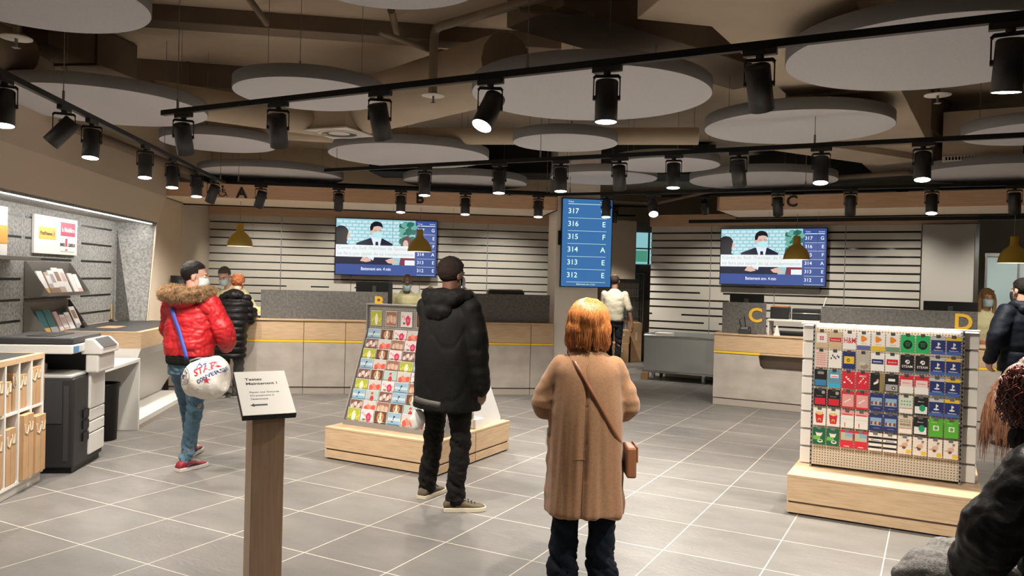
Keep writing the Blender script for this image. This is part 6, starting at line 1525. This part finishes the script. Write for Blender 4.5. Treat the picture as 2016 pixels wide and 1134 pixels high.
def ringm(cx, cz, r0, r1_, n=40):
    def f(b):
        vs_ = [];
        for j in range(n): a = 2 * pi * j / n; vs_ += [(cx + r0 * cos(a), 0, cz + r0 * sin(a)), (cx + r1_ * cos(a), 0, cz + r1_ * sin(a))]
        b.add(vs_, [(2 * j, 2 * j + 1, (2 * j + 3) % (2 * n), (2 * j + 2) % (2 * n)) for j in range(n)])
    return f
def star(cx, cz, r, rot=0):
    def f(b):
        pt = [(cx + (r if i % 2 == 0 else r * .4) * sin(rot + pi * i / 5), 0, cz + (r if i % 2 == 0 else r * .4) * cos(rot + pi * i / 5)) for i in range(10)]
        b.add([(cx, 0, cz)] + pt, [(0, 1 + i, 1 + (i + 1) % 10) for i in range(10)])
    return f
on_bag(ringm(-.115, .015, .066, .070), LETTERM); on_bag(ringm(-.115, .015, .038, .041), LETTERM); on_bag(star(-.115, .015, .036), NAVY)
def txt(s_, h, x_, z_, rot): return lambda b: b.text(s_, h, T(x_, 0, z_) @ RY(-rot) @ FRONT, depth=.0, bold=.04)
for ch, a in zip('CONVERSE', np.linspace(2.6, .5, 8)): on_bag(txt(ch, .015, -.115 + .052 * cos(a) - .006, .015 + .050 * sin(a) - .006, 0), LETTERM)
for ch, a in zip('CHUCK TAYLOR', np.linspace(3.6, 5.8, 12)): on_bag(txt(ch, .012, -.115 + .055 * cos(a) - .005, .015 + .055 * sin(a) - .005, 0), LETTERM)
on_bag(txt('ALL', .050, .0, .085, .45), NAVY); on_bag(txt('STAR', .052, .0, .02, .45), CRIM); on_bag(star(.10, -.005, .030), CRIM); on_bag(txt('CONVERSE', .028, .03, -.035, .55), NAVY)
on_bag(lambda b: b.add([(.02, 0, -.085), (.15, 0, .02), (.152, 0, .026), (.02, 0, -.078)], [(0, 1, 2, 3)]), NAVY)
pr.build('bag_print', None, t)
MB().tube([(-.15, .02, .10), (-.13, -.02, .125), (-.05, -.03, .150), (.05, -.02, .15), (.13, .0, .12)], .006, 6).build('zip_seam', mat('zip_grey', (.3, .3, .3), .5), t)
BLUES = mat('blue_webbing', (.035, .07, .36), .7)
L2 = lambda q_: t.matrix_world
a0 = at_y(337, 606, 6.50); a1 = at_y(352, 650, 6.40); a2 = at_y(366, 700, 6.26)
inv = (T(*cb) @ RZ(radians(-12))).inverted()
pts = [inv @ Vector(a2) + Vector((0, .01, -.03)), inv @ a2, inv @ Vector(at_y(359, 675, 6.32)), inv @ a1, inv @ Vector(at_y(344, 628, 6.43)), inv @ a0, inv @ (Vector(a0) + Vector((.03, .12, .05)))]
strap_mesh(pts, (0, -1, .1), .034, .004).build('strap', BLUES, t, label='blue webbing strap')
# ---------------------------------------------------------------- customer in the black quilted jacket at desk A
p = at_y(447, 781, 10.3)
c1 = Person('customer with ginger hair in a long black quilted jacket leaning on counter A', p.x + .02, 10.3, -6, 1.62, 1.0, lean=(0, .13), hands={-1: (-.12, .42, 1.10), 1: (.12, .42, 1.10)}, poles={-1: (-.15, -.5, -1), 1: (.15, -.5, -1)}, head_pitch=32, sh=.098, feet={-1: (-.08, .0, 5), 1: (.10, .03, -25)})
c1.body(SKIN_L, voxel=.009)
def puff(pitch, amp, ph=0):
    return lambda co, n: amp * abs(sin(pi * (co.z + ph) / pitch)) ** .6 - amp * .5 + .008 * noise.noise(co * 9) + .004 * noise.noise(co * 24)
PUFF = fabric('black_quilted_nylon', (.010, .009, .009), .7, .42, 20, .2)
c1.top(PUFF, .54, (.205, .165), (.20, .165), (.19, .150), (.080, .075, .06), 'quilted_jacket', .012, puff(.085, .024), smooth=4, neck=.09)
mb = MB(); mb.ball((0, c1.shc.y - .05, c1.shc.z + .03), (.15, .10, .08), 18, 12); link('hood', fuse(mb, .011, 2, lambda co, n: .014 * noise.noise(co * 22)), PUFF, c1.root)
c1.trousers(fabric('grey_trousers', (.075, .07, .065)), (.080, .068, .062)); c1.shoes(mat('dark_boot', (.03, .027, .025), .6), mat('pale_boot_sole', (.3, .28, .25), .7), .28, .052, .10)
c1.hair_cap(nmat('ginger_hair', (.40, .12, .035), (.22, .055, .015), 40, (3, 3, 1), .5, 4, .6, 90), .092, .112, .100, .026, -.020, .05, fn=lambda co, n: .008 * noise.noise(co * 45))
# ---------------------------------------------------------------- clerks
YSH = nmat('pale_yellow_shirt', (.62, .60, .36), (.55, .52, .30), 6, (1, 1, 1), .75, 4, .2, 40)
def shirt_fn(co, n): return .007 * noise.noise(Vector((co.x * 9, co.y * 9, co.z * 12))) + .003 * noise.noise(co * 30)
x_, y_ = xy(on_v(452, 560, AL, 12.22)[0], 12.22, AL)
k1 = Person('clerk in a pale yellow short-sleeved shirt bending over counter A', x_ + .30, y_, 176, 1.78, 1.0, lean=(.20, .20), hands={-1: (-.02, .50, 1.07), 1: (.36, .56, 1.07)}, poles={-1: (-1, -.6, -.3), 1: (1, -.6, -.3)}, head_pitch=30)
k1.body(SKIN_L, voxel=.009); k1.eyes(brow=EYED); k1.mask(MASKB); k1.top(YSH, .90, (.19, .14), (.185, .135), (.195, .135), (.064, .064, .07), 'shirt', .011, shirt_fn, sleeve_end=-.08, neck=.065)
k1.trousers(fabric('dark_trousers', (.014, .015, .02))); k1.shoes(BLACK, BLACK); k1.hair_cap(fabric('brown_short_hair', (.055, .03, .02), .6, .7, 120, .4))
x_, y_ = xy(on_v(797, 575, AL, 12.14)[0], 12.14, AL)
k2 = Person('bald clerk in a pale yellow shirt with a blue mask behind desk B', x_, y_, 186, 1.685, 1.02, lean=(-.03, .13), hands={-1: (-.2, .42, 1.04), 1: (.2, .42, 1.04)}, poles={-1: (-1, -.6, -.5), 1: (1, -.6, -.5)}, head_pitch=24)
k2.body(SKIN_D, voxel=.009); k2.eyes(brow=EYED); k2.mask(MASKB); k2.top(YSH, .86, (.20, .15), (.195, .145), (.205, .145), (.067, .067, .07), 'shirt', .011, shirt_fn, sleeve_end=-.08, neck=.07)
k2.trousers(MATS['dark_trousers']); k2.shoes(BLACK, BLACK)
k3 = Person('clerk in a pale shirt and dark trousers walking away in the back office', 2.09 - .19, 14.6, -14, 1.77, 1.05, feet={-1: (-.09, .22, 5), 1: (.10, -.22, -5, .02)}, hands={1: (.34, .02, .82), -1: (-.16, .25, .95)}, poles={1: (.3, -1, 0)}, head_turn=-8)
k3.body(SKIN_M, voxel=.009); k3.top(nmat('cream_shirt', (.62, .57, .44), (.55, .50, .38), 6, (1, 1, 1), .75, 4, .2, 40), .92, (.18, .14), (.185, .145), (.195, .140), (.064, .064, .07), 'shirt', .011, shirt_fn, sleeve_end=-.08, neck=.065)
k3.trousers(MATS['dark_trousers']); k3.shoes(BLACK, BLACK); k3.hair_cap(fabric('grey_brown_hair', (.05, .035, .028), .6, .7, 120, .3), .080, .100, .086, .026, -.018)
x_, y_ = xy(on_v(1935, 600, AR, 11.85)[0], 11.85, AR)
k4 = Person('blonde clerk with a blue mask and a pale yellow blouse behind desk D', x_, y_, 176, 1.665, .95, lean=(0, .05), hands={-1: (-.2, .36, 1.02), 1: (.2, .36, 1.02)}, poles={-1: (-1, -.6, -.5), 1: (1, -.6, -.5)}, head_turn=-10, head_pitch=6, sh=.108)
k4.body(SKIN_L, voxel=.009); k4.eyes(brow=mat('blond_brow', (.25, .15, .07), .8)); k4.mask(MASKB); k4.top(YSH, .86, (.175, .13), (.155, .115), (.17, .125), (.068, .06, .06), 'blouse', .011, shirt_fn, sleeve_end=-.08, neck=.06)
k4.trousers(MATS['dark_trousers']); k4.shoes(BLACK, BLACK, .25)
BLO = nmat('blond_hair', (.36, .22, .10), (.20, .11, .045), 30, (6, 6, 1), .5, 4, .5, 60)
def longhair(mb):
    for q in (-1, 1): mb.tube([(q * .070, -.01, .05), (q * .088, .012, -.03), (q * .090, .01, -.12), (q * .080, .02, -.19)], [.024, .026, .03, .02], 12); mb.ball((q * .08, .02, -.19), .02)
    mb.ball((0, -.05, -.08), (.085, .05, .12), 18, 12); mb.tube([(-.06, .055, .085), (0, .075, .10), (.06, .055, .085)], .02, 10)
mb = MB(); mb.M = k4.MH @ Matrix.Scale(k4.hk, 4); mb.ball((0, -.018, .035), (.086, .100, .094), 24, 16); longhair(mb)
link('hair', fuse(mb, .007, 2, lambda co, n: .005 * noise.noise(Vector((co.x * 60, co.y * 60, co.z * 9)))), BLO, k4.root)
# ---------------------------------------------------------------- man in the navy jacket
p = at_y(1996, 760, 8.35)
n1 = Person('broad man in a dark navy hooded jacket standing at the end of counter D', p.x + .07, 8.35, 12, 1.775, 1.1, hands={-1: (-.30, .10, .92), 1: (.2, .3, 1.05)}, poles={-1: (-.8, -.8, 0), 1: (1, -.6, -.5)}, head_turn=4, head_pitch=2, sh=.126)
n1.body(SKIN_L, {-1: {'curl': .5, 'n': (1, 0, 0), 'd': (.1, .2, -1)}}); NJ = fabric('dark_navy_nylon', (.014, .018, .028), .7, .55, 16, .25)
n1.top(NJ, .80, (.235, .185), (.220, .180), (.230, .165), (.100, .092, .066), 'jacket', .011, lambda co, n: .011 * noise.noise(Vector((co.x * 6, co.y * 6, co.z * 16))) - .012 * max(0, cos((co.z - 1.03) * 2 * pi / .9)) ** 60, neck=.085)
mb = MB(); hz = n1.shc.z; mb.ball((0, -.09, hz + .02), (.15, .08, .085), 20, 12); [limb(mb, [(q * .05, -.11, hz + .05), (q * .13, -.03, hz + .06), (q * .10, .07, hz + .02)], [.045, .05, .04], m=8) for q in (-1, 1)]; link('hood', fuse(mb, .010, 3, lambda co, n: .010 * noise.noise(co * 14)), NJ, n1.root)
n1.trousers(fabric('near_black_trousers', (.012, .012, .013)), (.10, .085, .07)); n1.shoes(BLACK, BLACK); n1.hair_cap(MATS['black_hair'], .083, .104, .094, .032, -.014); n1.mask(mat('black_mask', (.03, .03, .03), .8))
# ---------------------------------------------------------------- seated people at the right border
BENCH = nmat('bench_wood', (.40, .27, .17), (.34, .22, .135), 5, (1, 8, 1), .5, 4)
t = empty('waiting_bench', (2.40, 3.20, 0), radians(-38), 'wooden waiting bench under the seated women beyond the right border', 'bench')
bxp('seat', BENCH, t, -.24, .30, -.85, .95, .40, .45, bevel=.008)
for x_ in (-.17, .22):
    for y_ in (-.75, .85): bxp('leg', BLACKM, t, x_ - .02, x_ + .02, y_ - .02, y_ + .02, 0, .40)
s1 = Person('seated woman with curly dark red hair in a black puffer jacket', 2.05, 2.78, 46, 1.68, 1.0, pelvis=(0, 0, .555), lean=(-.02, .10), hands={1: (.16, .22, .62), -1: (-.13, .32, .60)}, poles={-1: (-2.0, .1, .1), 1: (1, -.2, -1)},
            feet={-1: (-.13, .42, 0), 1: (.13, .46, 0)}, head_pitch=12, head_turn=0, sh=.120)
s1.kn = {-1: Vector((-.15, .50, .56)), 1: Vector((.13, .50, .54))}
s1.body(SKIN_L); s1.top(PUFF, .50, (.21, .19), (.205, .18), (.20, .165), (.118, .110, .085), 'puffer_jacket', .010, lambda co, n: .012 * noise.noise(Vector((co.x * 8, co.y * 8, co.z * 14))) + .008 * noise.noise(co * 26) - .004, smooth=4, neck=.10)
mb = MB(); c_ = s1.neck; mb.tube([c_ + Vector((.085 * cos(a), -.01 + .085 * sin(a), -.01)) for a in np.linspace(0, 2 * pi, 20, endpoint=False)], .05, 12, closed=True); link('knit_collar', fuse(mb, .009, 3, lambda co, n: .006 * noise.noise(co * 60)), fabric('black_knit', (.012, .011, .011), .6, .95, 140, .5), s1.root)
s1.trousers(fabric('grey_wool', (.20, .19, .18), .6, .95, 70, .5), (.098, .085, .07), top=Vector((0, .02, .66)), stop=.0); s1.shoes(BLACK, BLACK, .25)
CURL = nmat('dark_red_curls', (.13, .028, .018), (.05, .012, .010), 30, (1, 1, 1), .38, 4, spec=.6)
mb = MB(); mb.M = s1.MH @ Matrix.Scale(s1.hk, 4); mb.ball((0, -.02, .025), (.105, .118, .11), 24, 16); mb.ball((0, -.05, -.06), (.115, .09, .09), 20, 12)
me = fuse(mb, .009, 1, lambda co, n: .016 * noise.noise(co * 34)); hb = link('curly_hair', me, CURL, s1.root)
mb = MB(); rnd = random.Random(4)
for v_ in list(me.vertices)[::5]:
    c = v_.co; n_ = v_.normal; u_ = n_.cross(Vector((0, 0, 1))); u_ = u_.normalized() if u_.length > .1 else Vector((1, 0, 0)); w_ = n_.cross(u_); r_ = rnd.uniform(.008, .014); ph = rnd.uniform(0, 6)
    mb.tube([c + n_ * (.004 + r_ * (1 - cos(2.2 * k_)) * .5) + u_ * r_ * sin(2.2 * k_ + ph) + Vector((0, 0, -.012 * k_)) for k_ in range(6)], [.0028, .003, .003, .0026, .002, .001], 4, cap=False)
mb.build('curls', CURL, hb)
s2 = Person('seated woman with long straight brown hair leaning forward', 3.02, 3.80, 46, 1.68, 1.0, pelvis=(0, 0, .555), lean=(.0, .28), hands={-1: (-.05, .36, .68), 1: (.1, .40, .68)}, poles={-1: (-1, .1, -1), 1: (1, -.2, -1)},
            feet={-1: (-.10, .45, 0), 1: (.10, .45, 0)}, head_pitch=30, sh=.115)
s2.kn = {-1: Vector((-.10, .50, .54)), 1: Vector((.10, .50, .54))}
s2.body(SKIN_L); s2.top(fabric('black_coat_cloth', (.014, .013, .013)), .50, (.20, .17), (.19, .16), (.185, .15), (.085, .08, .06), 'coat', .011, lambda co, n: .008 * noise.noise(co * 14), neck=.075)
s2.trousers(MATS['near_black_trousers'], (.085, .07, .06), top=Vector((0, .02, .66)), stop=.0); s2.shoes(BLACK, BLACK, .25)
BRH = nmat('long_brown_hair', (.17, .075, .038), (.075, .03, .016), 30, (5, 5, .6), .4, 4, spec=.6)
mb = MB(); mb.M = s2.MH @ Matrix.Scale(s2.hk, 4); mb.ball((0, -.018, .03), (.090, .108, .10), 24, 16)
mb.M = I4; hc = s2.head
for dx, dy in ((-.09, .04), (-.10, .0), (-.08, .09), (.08, .05), (-.05, .12), (.03, .13), (-.095, -.05)):
    limb(mb, [hc + Vector((dx * .7, dy * .6, .06)), hc + Vector((dx * 1.05, dy + .03, -.05)), hc + Vector((dx * 1.15, dy + .07, -.18)), hc + Vector((dx * 1.1, dy + .10, -.33))], [.03, .032, .028, .010], m=10, n=10)
me = fuse(mb, .009, 2, lambda co, n: .008 * noise.noise(Vector((co.x * 50, co.y * 50, co.z * 6)))); hb = link('long_hair', me, BRH, s2.root)
mb = MB(); rnd = random.Random(14)
for v_ in list(me.vertices)[::9]:
    if v_.co.z > hc.z + .04: continue
    c = v_.co + v_.normal * .002; dr = Vector((rnd.uniform(-.04, .04), rnd.uniform(-.02, .12), -1)).normalized(); L = rnd.uniform(.05, .14)
    mb.tube([c, c + dr * L * .5 + v_.normal * .003, c + dr * L], [.0015, .0014, .0006], 3, cap=False)
mb.build('hair_strands', BRH, hb)
